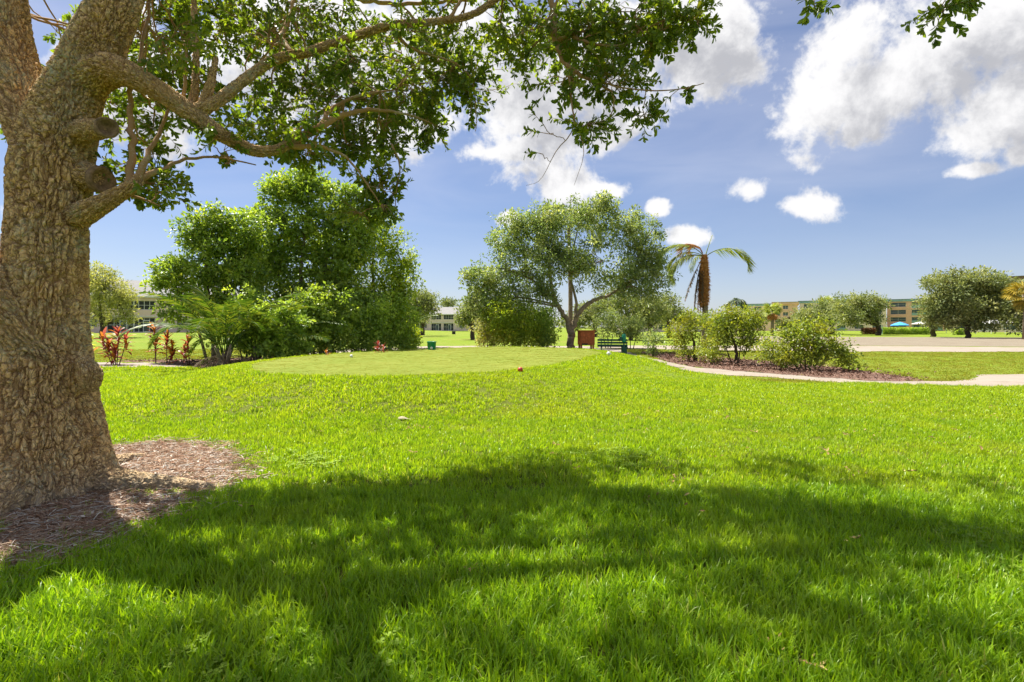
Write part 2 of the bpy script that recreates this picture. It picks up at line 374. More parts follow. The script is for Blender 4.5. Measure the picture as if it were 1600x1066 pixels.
LA = [(-45, 20.4), (-28, 19.7), (-16, 19.2), (-12.5, 19.3), (-9.4, 23.5), (-8.6, 29), (-6.5, 33.6), (-1, 35.0), (6, 35.2)]
LB = [(-45, 22.8), (-28, 22.0), (-16, 21.2), (-13.2, 21.4), (-11.4, 25), (-11.4, 31), (-8.5, 38.5), (-1, 40.5), (6, 39.5)]
FA = [(6.2, 37), (13, 33), (21, 31.0), (30, 30.6), (45, 28)]
FB = [(7, 41), (15, 41), (25, 40.5), (36, 38), (50, 33)]
paths = []
for (a, b), lab in (((RN, RF), 'path'), ((LA, LB), 'path'), ((FA, FB), 'sand_strip')):
    V, F, pol = ruled(a, b, 200, 7, .010, .45); paths.append(pol); link(lab, mesh(lab, V, F), sand_mat, kind='structure')
# bark mulch beds
def mulchmat(name, c1, c2, c3):
    m = M(name); P = m.pos(); v = m.n('ShaderNodeTexVoronoi', {'Vector': m.pos((1, 1.7, 1)), 'Scale': 34}); r = m.n('ShaderNodeSeparateColor', {0: v.outputs['Color']}).outputs[0]
    c = m.ramp(r, [(.1, c1), (.5, c2), (.9, c3)]); c = m.mix(m.mr(m.noise(.8, 4, .6, P), .4, .7, 0, .4), c, c2)
    return m.done(m.bsdf(c, .95, .1, m.bump(v.outputs['Distance'], .9, .04)))
mulch_mat = mulchmat('bark_mulch', (.10, .055, .04), (.20, .115, .085), (.33, .22, .17))
litter_mat = mulchmat('needle_litter', (.24, .15, .105), (.40, .275, .20), (.54, .42, .33))
BA = RF[3:9]; BB = [(7.7, 30.5), (9.0, 27.8), (9.9, 25.2), (11.1, 21.4), (12.0, 19.0), (11.8, 15.2)]
V, F, bed1 = ruled(BA, BB, 90, 22, .016, .3); link('mulch_bed', mesh('mulch_bed', V, F), mulch_mat, kind='structure')
B2 = crom([(-3.6, 27.2), (0, 27.0), (3, 26.2), (5.0, 25.2), (5.4, 28), (5.3, 32), (3, 34.0), (-1, 34.2), (-4, 32), (-3.6, 27.2)], 90)[:-1]
V, F, bed2 = star_sheet(B2, (1, 29.8), 14, .017, .25, 2); link('mulch_bed', mesh('mulch_bed', V, F), mulch_mat, kind='structure')
B3 = crom([(-16.8, 21.6), (-14, 20.9), (-10.5, 18.3), (-7.6, 19.6), (-6.5, 22), (-4.9, 26.2), (-4.9, 28), (-7.5, 29), (-10.5, 27), (-13.4, 23.5), (-16.8, 22.6), (-16.8, 21.6)], 110)[:-1]
V, F, bed3 = star_sheet(B3, (-9.8, 22.6), 16, .014, .2, 5); link('mulch_bed', mesh('mulch_bed', V, F), mulch_mat, kind='structure')
B4 = crom([(-2.75, 5.0), (-3.2, 5.75), (-4.0, 6.45), (-5.2, 6.3), (-6.2, 5.2), (-6.3, 4.0), (-5.2, 3.2), (-4.0, 3.05), (-3.1, 3.25), (-2.85, 3.7), (-2.75, 4.3), (-2.75, 5.0)], 120)[:-1]
V, F, bed4 = star_sheet(B4, (-4.2, 4.6), 24, .014, .28, 9); link('mulch_bed', mesh('mulch_bed', V, F), litter_mat, kind='structure')
m = M('bare_earth'); P = m.pos(); a = m.noise(.5, 5, .65, P); b = m.noise(14, 4, .7, P)
c = m.ramp(a, [(.3, (0.167, 0.134, 0.100)), (.7, (0.223, 0.198, 0.145))]); c = m.mix(m.mr(b, .4, .7, 0, .5), c, (0.118, 0.092, 0.069))
earth_mat = m.done(m.bsdf(c, .95, .1, m.bump(b, .5, .05)))
V, F, bare = ruled([(22, 41.5), (32, 40.2), (44, 37), (60, 33)], [(34, 84), (50, 78), (75, 72), (100, 66)], 60, 12, .010, .5); link('bare_ground', mesh('bare_ground', V, F), earth_mat, kind='structure')
NOGRASS = paths + [bed1, bed2, bed3]
# ---------------------------------------------------------------- grass
def scatter(name, pts, rot, scl, var, variants, mat, **props):
    """one object of points; small tuft meshes are set on the points with geometry nodes"""
    me = bpy.data.meshes.new(name); me.vertices.add(len(pts)); me.vertices.foreach_set('co', np.asarray(pts, np.float32).ravel())
    for k, v, t, f in (('rot', rot, 'FLOAT_VECTOR', 'vector'), ('scl', scl, 'FLOAT', 'value'), ('var', var, 'INT', 'value')):
        a = me.attributes.new(k, t, 'POINT'); a.data.foreach_set(f, np.asarray(v, np.int32 if t == 'INT' else np.float32).ravel())
    src = bpy.data.collections.new(name + '_source')
    for i, vm in enumerate(variants):
        if len(vm.materials) == 0: vm.materials.append(mat)
        src.objects.link(bpy.data.objects.new('%s_%02d' % (name, i), vm))
    ng = bpy.data.node_groups.new(name, 'GeometryNodeTree')
    ng.interface.new_socket('Geometry', in_out='INPUT', socket_type='NodeSocketGeometry'); ng.interface.new_socket('Geometry', in_out='OUTPUT', socket_type='NodeSocketGeometry')
    nd = ng.nodes; L = ng.links.new
    gi, go, ip, ci = nd.new('NodeGroupInput'), nd.new('NodeGroupOutput'), nd.new('GeometryNodeInstanceOnPoints'), nd.new('GeometryNodeCollectionInfo')
    ci.inputs['Collection'].default_value = src; ci.inputs['Separate Children'].default_value = True; ci.inputs['Reset Children'].default_value = True
    def na(n, t):
        a = nd.new('GeometryNodeInputNamedAttribute'); a.data_type = t; a.inputs['Name'].default_value = n; return a.outputs['Attribute']
    e = nd.new('FunctionNodeEulerToRotation'); L(na('rot', 'FLOAT_VECTOR'), e.inputs[0])
    L(gi.outputs[0], ip.inputs['Points']); L(ci.outputs[0], ip.inputs['Instance']); ip.inputs['Pick Instance'].default_value = True
    L(na('var', 'INT'), ip.inputs['Instance Index']); L(e.outputs[0], ip.inputs['Rotation']); L(na('scl', 'FLOAT'), ip.inputs['Scale']); L(ip.outputs[0], go.inputs[0])
    o = link(name, me, mat, kind='stuff', **props); md = o.modifiers.new('scatter', 'NODES'); md.node_group = ng
    return o
def blade_tuft(name, n, rad, hmin, hmax, w, seed, lean=.55, seg=3):
    r = np.random.default_rng(seed); V = []; F = []; T = []; A = []; k = 0
    for i in range(n):
        a = r.random() * 2 * PI; rr = rad * math.sqrt(r.random()); b = np.array([rr * math.cos(a), rr * math.sin(a), -.006])
        h = r.uniform(hmin, hmax); th = r.random() * 2 * PI; ln = abs(r.normal(0, lean)) + .1; d = np.array([math.cos(th), math.sin(th), 0])
        s = np.array([-d[1], d[0], 0]); yaw = r.uniform(-.9, .9); s = s * math.cos(yaw) + d * math.sin(yaw)
        ang = .1 + .3 * ln; p = b.copy(); ww = w * r.uniform(.7, 1.3); c = r.random()
        for j in range(seg + 1):
            f = j / seg; wj = ww * (1 - f ** 2.2) * .5 * (.75 + .5 * math.sin(PI * min(1, f + .25)))
            if j < seg: V += [p - s * wj, p + s * wj]
            else: V += [p]
            p = p + (h / seg) * (d * math.sin(ang) + np.array([0, 0, math.cos(ang)])); ang += ln * (.35 + .55 * f)
        for j in range(seg - 1): F.append([k + 2 * j, k + 2 * j + 1, k + 2 * j + 3, k + 2 * j + 2])
        T.append([k + 2 * seg - 2, k + 2 * seg - 1, k + 2 * seg]); A += [c] * (2 * seg + 1); k += 2 * seg + 1
    return mesh(name, np.array(V), [np.array(F), np.array(T)], {'rnd': np.array(A)})
def lawn_blade(name, kr):
    m = M(name); a = m.n('ShaderNodeAttribute', attribute_name='rnd').outputs['Fac']
    oi = m.n('ShaderNodeObjectInfo').outputs['Random']; pn = m.noise(.9, 3, .6, m.pos()); pb = m.noise(.16, 3, .6, m.pos())
    f = m.math('ADD', m.math('MULTIPLY', a, .75), m.math('MULTIPLY', oi, .25))
    def k(c): return (c[0] * kr, c[1], c[2])
    c = m.ramp(f, [(.08, k((.15, .25, .010))), (.40, k((.29, .41, .012))), (.78, k((.40, .50, .016))), (.93, k((.46, .50, .05))), (.98, (.62, .55, .20))])
    c = m.mix(m.mr(pn, .5, .68, 0, .5), c, k((.44, .47, .03))); c = m.mix(m.mr(m.noise(1.7, 4, .65, m.pos()), .54, .70, 0, .5), c, k((.17, .30, .012))); c = m.mix(m.mr(pb, .52, .7, 0, .35), c, k((.42, .41, .04)))
    b = m.bsdf(c, .4, .45); t = m.n('ShaderNodeBsdfTranslucent', {0: m.mix(1., c, (1.25, 1.2, .5), 'MULTIPLY')}).outputs[0]
    return m.done(m.n('ShaderNodeMixShader', {0: .5, 1: b, 2: t}).outputs[0])
blade_mats = [lawn_blade('grass_blade_shade_tint', .83), lawn_blade('grass_blade', .90), lawn_blade('grass_blade_slope', .95), lawn_blade('grass_blade_short', .95)]  # less red towards the front: the hue of canopy shade put into blade colour
near_t = [blade_tuft('tuft', 19, .055, .045, .125, .0068, s, .42, 4) for s in range(10)]
mid_t2 = [blade_tuft('tuft', 18, .085, .035, .080, .0105, 70 + s, .55, 3) for s in range(6)]
mid_t = [blade_tuft('tuft', 18, .075, .035, .090, .0095, 50 + s, .5, 3) for s in range(6)]
far_t = [blade_tuft('tuft', 16, .13, .035, .070, .018, 90 + s, .6, 2) for s in range(5)]
def grass_points(y0, y1, dens, mar, seed, lo, hi):
    r = np.random.default_rng(seed); xm = 1.06 * y1 + mar; n = int(2 * xm * (y1 - y0) * dens)
    P = np.c_[r.uniform(-xm, xm, n), r.uniform(y0, y1, n)]; P = P[np.abs(P[:, 0]) < 1.06 * P[:, 1] + mar]
    keep = sdf(P, TEE) > .02
    for g in NOGRASS: 
        k = (P[:, 0] > g[:, 0].min() - 1) & (P[:, 0] < g[:, 0].max() + 1)
        if k.any(): keep[k] &= sdf(P[k], g) > r.uniform(-.16, .10, k.sum())
    k = np.hypot(P[:, 0] + 4.2, P[:, 1] - 4.6) < 4
    d = np.full(len(P), 9.)
    if k.any(): d[k] = sdf(P[k], bed4)
    keep &= d > r.normal(-.10, .14, len(P)) + (vnoise(np.c_[P * 2.6, np.zeros(len(P))]) - .62) * 1.1 - (r.random(len(P)) < .10) * 1.2
    keep &= np.hypot(P[:, 0] - TRUNK[0], P[:, 1] - TRUNK[1]) > .66
    P = P[keep]; d = d[keep]; n = len(P)
    nz = vnoise(np.c_[P * 1.1, np.zeros(n)]); s = r.uniform(lo, hi, n) * (.75 + .5 * nz) * np.clip(.6 + d * .9, .55, 1)
    z = zf(P[:, 0], P[:, 1])
    return np.c_[P, z], np.c_[r.normal(0, .12, n), r.normal(0, .12, n), r.uniform(0, 2 * PI, n)], s, r
def grass_material(name, stops, p1, p2):
    m = M(name); a = m.n('ShaderNodeAttribute', attribute_name='rnd').outputs['Fac']; oi = m.n('ShaderNodeObjectInfo').outputs['Random']; pn = m.noise(.5, 3, .6, m.pos()); pb = m.noise(.12, 3, .6, m.pos())
    f = m.math('ADD', m.math('MULTIPLY', a, .55), m.math('MULTIPLY', oi, .45)); c = m.ramp(f, stops); c = m.mix(m.mr(pn, .42, .66, 0, .7), c, p1); c = m.mix(m.mr(pb, .42, .6, 0, .6), c, p2)
    t = m.n('ShaderNodeBsdfTranslucent', {0: m.mix(1., c, (1.2, 1.1, .6), 'MULTIPLY')}).outputs[0]; return m.done(m.n('ShaderNodeMixShader', {0: .4, 1: m.bsdf(c, .6, .2), 2: t}).outputs[0])
dry_mat = grass_material('dry_grass_blade', [(.05, (.17, .22, .02)), (.5, (.27, .31, .025)), (.95, (.42, .38, .09))], (.36, .31, .07), (.24, .29, .02))
tee_blade = grass_material('tee_grass_blade', [(.05, (0.180, 0.227, 0.022)), (.5, (0.270, 0.292, 0.032)), (.95, (0.372, 0.335, 0.076))], (0.326, 0.292, 0.059), (0.248, 0.270, 0.032))
dry_t = [blade_tuft('tuft', 16, .13, .02, .045, .016, 120 + s, .7, 2) for s in range(4)]
tee_t = [blade_tuft('tuft', 22, .09, .006, .014, .006, 130 + s, .8, 2) for s in range(4)]
rr_ = np.random.default_rng(321); lo_, hi_ = TEE.min(0), TEE.max(0); P = rr_.uniform(lo_, hi_, (16000, 2)); P = P[sdf(P, TEE) < .03]; n = len(P)
scatter('tee_grass', np.c_[P, zf(P[:, 0], P[:, 1]) + .014], np.c_[np.zeros((n, 2)), rr_.uniform(0, 6.3, n)], rr_.uniform(.6, 1.1, n), rr_.integers(0, 4, n), tee_t, tee_blade, label='closely mown pale grass on the tee', category='grass')
for y0, y1, dens, mar, tv, lo, hi, lab in ((1.2, 4.6, 470, 2.2, near_t, .75, 1.25, 0), (4.6, 8.2, 250, 2, mid_t, .75, 1.2, 1), (8.2, 14.5, 150, 2, mid_t2, .8, 1.3, 2), (14.5, 34, 42, 1, far_t, .7, 1.2, 3)):
    pts, rot, scl, r = grass_points(y0, y1, dens, mar, 200 + lab, lo, hi)
    dry = (pts[:, 0] > 6.6) & (pts[:, 1] > 13.6) | (pts[:, 1] > 27) | (pts[:, 0] < -11) & (pts[:, 1] > 21.5)
    if dry.any(): scatter('grass', pts[dry], rot[dry], scl[dry], r.integers(0, 4, int(dry.sum())), dry_t, dry_mat, category='grass', label='thin yellowish lawn grass beyond the sand paths'); pts, rot, scl = pts[~dry], rot[~dry], scl[~dry]
    scatter('grass', pts, rot, scl, r.integers(0, len(tv), len(pts)), tv, blade_mats[lab], category='grass', label=('long green grass blades in the canopy shade in front', 'mid length sunlit grass at the shade edge beside the oak', 'bright green grass on the slope up to the tee', 'short lawn grass around the tee and along the sand path')[lab])
# clover leaves among the grass
def clover(name, seed):
    r = np.random.default_rng(seed); V = []; T = []; A = []; k = 0
    for i in range(9):
        x, y = r.normal(0, .06, 2); h = r.uniform(.045, .075); s = r.uniform(.010, .016); t0 = r.random() * 6.3; c = r.random()
        for q in range(3):
            th = t0 + q * 2.094; d = np.array([math.cos(th), math.sin(th), .25]); e = np.array([-math.sin(th), math.cos(th), 0]); b = np.array([x, y, h])
            V += [b, b + d * s + e * s * .8, b + d * s * 1.9 + e * s * .55, b + d * s * 1.7, b + d * s * 1.9 - e * s * .55, b + d * s - e * s * .8]
            T += [[k, k + 5, k + 4], [k, k + 4, k + 3], [k, k + 3, k + 2], [k, k + 2, k + 1]]; A += [c] * 6; k += 6
    return mesh(name, np.array(V), np.array(T), {'rnd': np.array(A)})
clover_mat = leafmat('clover_leaf', [(0, (.16, .27, .02)), (1, (.26, .37, .04))], .35, .6, (1.2, 1.1, .5), .15)
r = np.random.default_rng(77); P = np.c_[r.uniform(-4, 5, 9000), r.uniform(1.4, 6, 9000)]
q = vnoise(np.c_[P * .9 + 20, np.zeros(9000)]); P = P[(q > .74) & (r.random(9000) < .22) & (seg_dist(P, bed4) > .2) & ~inside(P, bed4)][:220]
scatter('clover', np.c_[P, zf(P[:, 0], P[:, 1])], np.c_[np.zeros((len(P), 2)), r.uniform(0, 6.3, len(P))], r.uniform(.55, .95, len(P)), r.integers(0, 4, len(P)), [clover('clover_leaves', s) for s in range(4)], clover_mat, label='small patches of clover growing among the lawn grass', category='clover')
# needles, twigs and dead leaves round the oak
def straw(name, seed):
    r = np.random.default_rng(seed); g = Geo()
    for i in range(14):
        a = r.random() * PI; L = r.uniform(.03, .11); c = np.r_[r.normal(0, .07, 2), r.uniform(.004, .016)]; d = np.array([math.cos(a), math.sin(a), r.normal(0, .12)])
        g.tube([c - d * L / 2, c + [0, 0, .004], c + d * L / 2], r.uniform(.0012, .0028), 3, False)
    V = np.vstack(g.V); return mesh(name, V, g.F, {'rnd': np.repeat(r.random(14), 9)})
def dead_leaf(name, seed):
    r = np.random.default_rng(seed); V = []; T = []; A = []; k = 0
    for i in range(5):
        th = r.random() * 6.3; d = np.array([math.cos(th), math.sin(th), 0]); e = np.array([-d[1], d[0], 0]); b = np.r_[r.normal(0, .08, 2), .006]; L = r.uniform(.03, .055); w = L * .22; u = np.array([0, 0, 1])
        V += [b, b + d * L * .5 + e * w + u * r.uniform(.004, .014), b + d * L + u * r.uniform(0, .012), b + d * L * .5 - e * w + u * r.uniform(.004, .014), b + d * L * .5]
        T += [[k, k + 4, k + 1], [k + 1, k + 4, k + 2], [k, k + 3, k + 4], [k + 4, k + 3, k + 2]]; A += [r.random()] * 5; k += 5
    return mesh(name, np.array(V), np.array(T), {'rnd': np.array(A)})
lit_mat = leafmat('dry_litter', [(0, (0.221, 0.120, 0.074)), (.4, (0.386, 0.250, 0.168)), (.75, (0.515, 0.390, 0.284)), (1, (0.552, 0.540, 0.504))], .1, .8, (1, 1, 1), .1)
r = np.random.default_rng(78); P = np.c_[r.uniform(-6.4, -2, 9000), r.uniform(2.6, 6.9, 9000)]; sd = sdf(P, bed4)
P = P[(sd < r.normal(.03, .16, 9000)) & (np.hypot(P[:, 0] - TRUNK[0], P[:, 1] - TRUNK[1]) > .45)][:4600]; n = len(P)
scatter('leaf_litter', np.c_[P, zf(P[:, 0], P[:, 1]) + .014], np.c_[r.normal(0, .1, (n, 2)), r.uniform(0, 6.3, n)], r.uniform(.7, 1.3, n), np.where(r.random(n) < .72, r.integers(0, 4, n), r.integers(4, 7, n)), [straw('straw', s) for s in range(4)] + [dead_leaf('dead_leaf', s) for s in range(3)], lit_mat, label='pinkish brown needles, twigs and dead leaves around the oak roots', category='leaf litter')
P = np.c_[r.uniform(-7, 9, 900), r.uniform(1.6, 12, 900)]; P = P[(sdf(P, bed4) > .1) & (sdf(P, TEE) > .2)][:130]; n = len(P)
scatter('fallen_leaves', np.c_[P, zf(P[:, 0], P[:, 1]) + r.uniform(.03, .06, n)], np.c_[r.normal(0, .3, (n, 2)), r.uniform(0, 6.3, n)], r.uniform(.8, 1.3, n), r.integers(0, 3, n), [dead_leaf('dead_leaf', s) for s in range(40, 43)], leafmat('fallen_leaf_brown', [(0, (.20, .12, .05)), (.6, (.34, .22, .09)), (1, (.45, .36, .14))], .2, .7, (1, 1, 1), .15), label='scattered brown fallen oak leaves caught in the lawn', category='fallen leaves')
chip_mat = leafmat('bark_chip', [(0, (.09, .05, .035)), (.5, (.20, .115, .085)), (1, (.36, .26, .21))], 0.02, .9, (1, 1, 1), .1)
P = []
for bed, k in ((bed1, 2600), (bed2, 2200), (bed3, 2400)):
    lo, hi = bed.min(0), bed.max(0); q = r.uniform(lo, hi, (k * 2, 2)); P.append(q[inside(q, bed)][:k])
P = np.vstack(P); n = len(P)
scatter('bark_chips', np.c_[P, zf(P[:, 0], P[:, 1]) + .016], np.c_[r.normal(0, .3, (n, 2)), r.uniform(0, 6.3, n)], r.uniform(1.0, 2.2, n), r.integers(0, 4, n), [dead_leaf('chip', s) for s in range(20, 24)], chip_mat, label='loose brown bark chips and fallen leaves on the mulch beds', category='bark chips')

# ---------------------------------------------------------------- leaves and trees
def leaf_mesh(p, d, n, L, W, rnd, fine=False):
    """one folded leaf per row; returns V, F, rnd per vertex"""
    k = len(p); d = unit(d); s = unit(np.cross(d, n)); n = np.cross(s, d); L = np.asarray(L)[:, None]; W = np.asarray(W)[:, None]
    if not fine:
        V = np.stack([p, p + d * L * .5 + s * W * .5 + n * W * .15, p + d * L - n * L * .08, p + d * L * .5 - s * W * .5 + n * W * .15], 1)
        o = (np.arange(k) * 4)[:, None]; F = np.vstack([o + [0, 1, 2], o + [0, 2, 3]])
    else:
        up = n * W * .16; dr = n * L
        V = np.stack([p, p + d * L * .35 + s * W * .36 + up, p + d * L * .74 + s * W * .50 + up - dr * .03, p + d * L - dr * .10, p + d * L * .74 - s * W * .50 + up - dr * .03, p + d * L * .35 - s * W * .36 + up, p + d * L * .35, p + d * L * .7 - dr * .03], 1)
        o = (np.arange(k) * 8)[:, None]; T = np.vstack([o + [0, 6, 1], o + [0, 5, 6], o + [7, 3, 2], o + [7, 4, 3]]); Q = np.vstack([o + [6, 7, 2, 1], o + [6, 5, 4, 7]]); F = [T, Q]
    return V.reshape(-1, 3), F, np.repeat(rnd, V.shape[1])
def cluster_leaves(C, k, rad, L, W, r, droop=.1, up=.9, cvar=.7):
    n = len(C); R = rdir(n * k, r); c = np.repeat(C, k, 0); rr = rad * r.random((n * k, 1)) ** .5
    p = c + R * rr * np.array([1, 1, .8]); d = unit(R + r.normal(0, .55, (n * k, 3)) - np.array([0, 0, droop])); nn = unit(r.normal(0, .7, (n * k, 3)) + np.array([0, 0, up]))
    rnd = np.clip(np.repeat(r.random(n), k) * cvar + r.random(n * k) * (1 - cvar), 0, 1); s = r.uniform(.7, 1.25, n * k) * np.repeat(r.uniform(.65, 1.3, n), k)
    return p, d, nn, L * s, W * s, rnd
bark_grey = plain('bark_grey_brown', (.20, .155, .11), .9, .1, .45, 9, bump=.6)
bark_dark = plain('bark_dark', (.10, .075, .055), .9, .1, .45, 9, bump=.6)
def tree(name, label, cat, base, trunks, lobes, leaf, mat, bark=bark_grey, group=None, seed=0, gap=.38, limb_r=.05, twigs=True, zmin=.05):
    """base (x,y); trunks: lists of (point, radius); lobes: (centre, radii, clusters); leaf: (per cluster, spread, length, width)"""
    r = np.random.default_rng(1000 + seed); B = np.array([base[0], base[1], z1(*base)])
    t = thing(name, label, cat, B, group=group); g = Geo(); SK = []; SR = []
    for tr in trunks:
        P = np.array([p for p, q in tr], float); R = np.array([q for p, q in tr], float); n = max(8, 5 * len(P))
        P = crom(P, n); R = np.interp(np.linspace(0, 1, n), np.linspace(0, 1, len(R)), R); P[1:-1] += r.normal(0, .15, (n - 2, 3)) * R[1:-1, None]
        g.tube(P - B, R * .8, 9); SK.append(P); SR.append(R)
    SK0 = np.vstack(SK); SR0 = np.concatenate(SR); C = []
    for c, rad, n in lobes:
        c = np.asarray(c, float); rad = np.asarray(rad, float)
        s = SK0.copy(); dd = np.linalg.norm(s - c, axis=1) + 1.5 * np.maximum(0, s[:, 2] - c[2] + .2 * rad[2]); i = int(np.argmin(dd)); a = s[i]
        mid = (a + c) / 2 + np.array([0, 0, .12 * np.linalg.norm(c - a)]) + r.normal(0, .06, 3) * np.linalg.norm(c - a)
        P = crom([a, mid, c, c + (c - mid) * .4], 10); R = np.linspace(min(SR0[i] * .75, limb_r), limb_r * .25, 10); g.tube(P - B, R, 6); 
        n = int(n * 2.3); u = rdir(n, r); rr = r.random((n, 1)) ** .5; rr[r.random(n) < .10] *= 1.28; q = c + u * rr * rad; q = q[.55 * vnoise(q * (1.6 / max(.5, rad.min())) + seed) + .45 * vnoise(q * (3.6 / max(.5, rad.min())) + seed + 9) > gap]; q = q[q[:, 2] > B[2] + zmin]; C.append(q)
        if twigs:
            for e in q[::6]:
                j = r.integers(3, 10); b = P[j]; mm = (b + e) / 2 + r.normal(0, .08, 3) * np.linalg.norm(e - b); g.tube(np.array([b, mm, e]) - B, [limb_r * .25, limb_r * .18, limb_r * .08], 4, False)
    link('trunk', g.mesh('trunk', True), bark, t)
    C = np.vstack(C); k, sp, L, Wd = leaf; p, d, nn, LL, WW, rnd = cluster_leaves(C, k, sp, L, Wd, r)
    p[:, 2] = np.maximum(p[:, 2], B[2] + .03)
    V, F, A = leaf_mesh(p - B, d, nn, LL, WW, rnd); link('crown', mesh('crown', V, F, {'rnd': A}, smooth=False), mat, t, kind='stuff')
    return t
def plobe(x, y, rx, ry, D, rd, n): return (W3(x, y, D), np.array([rx / 800 * D, rd, ry / 800 * D]), n)

# ---------------------------------------------------------------- the big oak in front
def build_oak():
    r = np.random.default_rng(42); B = np.array([TRUNK[0], TRUNK[1], 0.])
    t = thing('oak_tree', 'massive old oak with furrowed bark, cut stubs and branches spreading overhead', 'tree', B)
    def limb(*q): return np.array([W3(a, b, D) for a, b, D, rr in q]), np.array([rr for *_, rr in q])
    thick = [
        (np.vstack([[[-4.2, 4.6, -.25]], limb((66, 748, 4.6, 0), (64, 690, 4.6, 0), (63, 600, 4.6, 0), (66, 500, 4.6, 0), (72, 400, 4.6, 0), (76, 330, 4.6, 0), (82, 260, 4.6, 0), (94, 200, 4.6, 0), (116, 140, 4.6, 0), (146, 80, 4.62, 0), (176, 15, 4.65, 0), (204, -70, 4.8, 0), (246, -180, 5.1, 0), (300, -320, 5.5, 0))[0]]),
         np.array([.64, .545, .475, .385, .318, .288, .285, .295, .265, .225, .21, .195, .18, .15, .12])),
        limb((82, 270, 4.66, .2), (52, 200, 4.75, .21), (30, 130, 4.85, .2), (12, 50, 4.95, .18), (0, -60, 5.0, .16), (-40, -200, 4.9, .12)),
        limb((72, 560, 4.5, .2), (24, 500, 4.4, .2), (-30, 430, 4.3, .18), (-110, 330, 4.2, .15), (-220, 220, 4.1, .12)),
        limb((110, 140, 4.6, .2), (150, 115, 4.56, .165), (188, 112, 4.5, .12), (235, 134, 4.5, .092), (300, 178, 4.55, .074), (350, 213, 4.65, .062), (400, 236, 4.8, .052), (440, 231, 4.9, .046), (480, 210, 5.1, .040), (520, 186, 5.3, .032)),
        limb((296, 176, 4.55, .06), (335, 162, 4.6, .052), (380, 126, 4.75, .048), (430, 93, 4.9, .046), (480, 82, 5.0, .044), (540, 62, 5.15, .042), (610, 40, 5.3, .040), (680, 34, 5.45, .038), (740, 22, 5.6, .036), (800, -20, 5.7, .034)),
        limb((118, 206, 4.58, .10), (146, 203, 4.42, .088), (165, 200, 4.32, .075)),
        limb((116, 268, 4.66, .14), (140, 277, 4.60, .125), (155, 280, 4.57, .108)),
        limb((122, 338, 4.58, .11), (165, 316, 4.45, .078), (192, 300, 4.43, .06), (213, 286, 4.43, .05), (222, 268, 4.5, .03)),
        limb((128, 560, 4.5, .05), (140, 585, 4.48, .10), (140, 612, 4.48, .06)),
        limb((300, 172, 4.6, .04), (306, 120, 4.7, .031), (305, 60, 4.8, .029), (302, -20, 5, .026)),
        limb((310, 172, 4.55, .03), (326, 140, 4.6, .04), (333, 112, 4.65, .034), (338, 90, 4.7, .02)),
    ]
    for a, l0, rr, zz in ((-2.1, .6, .13, .02), (-1.3, .4, .12, .0), (2.6, 1., .16, .05), (1.6, .9, .15, .05), (-2.9, .9, .15, .04)):
        d = np.array([math.cos(a), math.sin(a)]); P = [[*(TRUNK + d * .18), .42], [*(TRUNK + d * .42), .16], [*(TRUNK + d * .70), zz * .7], [*(TRUNK + d * (.7 + l0 * .4)), zz * .3], [*(TRUNK + d * (.7 + l0 * .8)), -.03]]
        thick.append((np.array(P), np.array([.2, .18, rr * .9, rr * .6, .035])))
    # the root that runs out to the right
    thick.append((np.array([[-3.95, 4.62, .30], [-3.72, 4.62, .12], [-3.45, 4.66, .06], [-3.15, 4.72, .03], [-2.9, 4.72, .01], [-2.62, 4.74, -.03]]), np.array([.2, .16, .125, .09, .07, .045])))
    g = Geo(); S = []
    for P, R in thick:
        n = max(10, int(np.linalg.norm(np.diff(P, axis=0), axis=1).sum() / .05)); Q = crom(P, n); RR = np.interp(np.linspace(0, 1, n), np.linspace(0, 1, len(R)), R)
        g.tube(Q, RR, 28); T, N, Bn = frames(Q); s = np.concatenate([[0], np.cumsum(np.linalg.norm(np.diff(Q, axis=0), axis=1))]); S.append((Q, RR, T, N, Bn, s))
    tmp = bpy.data.objects.new('tmp', g.mesh('tmp', True)); col.objects.link(tmp)
    md = tmp.modifiers.new('r', 'REMESH'); md.mode = 'VOXEL'; md.voxel_size = .0075; md.use_smooth_shade = True
    sm = tmp.modifiers.new('s', 'SMOOTH'); sm.iterations = 14; sm.factor = .5
    dg = bpy.context.evaluated_depsgraph_get(); ev = tmp.evaluated_get(dg); me = bpy.data.meshes.new_from_object(ev); bpy.data.objects.remove(tmp)
    n = len(me.vertices); co = np.empty(n * 3, np.float32); me.vertices.foreach_get('co', co); co = co.reshape(-1, 3); no = np.empty(n * 3, np.float32); me.vertex_normals.foreach_get('vector', no); no = no.reshape(-1, 3)
    best = np.full(n, 1e9); q = np.zeros((n, 3)); rad = np.zeros(n)
    for bi, (Q, RR, T, N, Bn, s) in enumerate(S):
        box = (co > Q.min(0) - RR.max() - .1).all(1) & (co < Q.max(0) + RR.max() + .1).all(1); ii = np.nonzero(box)[0]
        for c0 in range(0, len(ii), 40000):
            k = ii[c0:c0 + 40000]; X = co[k].astype(float); D2 = (X ** 2).sum(1)[:, None] + (Q ** 2).sum(1)[None] - 2 * X @ Q.T
            dd = np.sqrt(np.maximum(D2, 0)) - RR[None]; j = dd.argmin(1); v = dd[np.arange(len(k)), j]; up = v < best[k]
            kk = k[up]; jj = j[up]; rel = co[kk] - Q[jj]; best[kk] = v[up]; rad[kk] = RR[jj]
            al = (rel * T[jj]).sum(1); q[kk] = np.c_[(rel * N[jj]).sum(1), (rel * Bn[jj]).sum(1), (s[jj] + al)] + bi * .37
    sc = np.clip(rad / .3, .22, 1.0) ** .55                                     # finer plates on thinner limbs
    w = np.c_[vnoise(q * [9, 9, 5]), vnoise(q * [9, 9, 5] + 11), vnoise(q * [9, 9, 5] + 23)] - .5
    w2 = np.c_[vnoise(q * 30), vnoise(q * 30 + 5), vnoise(q * 30 + 9)] - .5
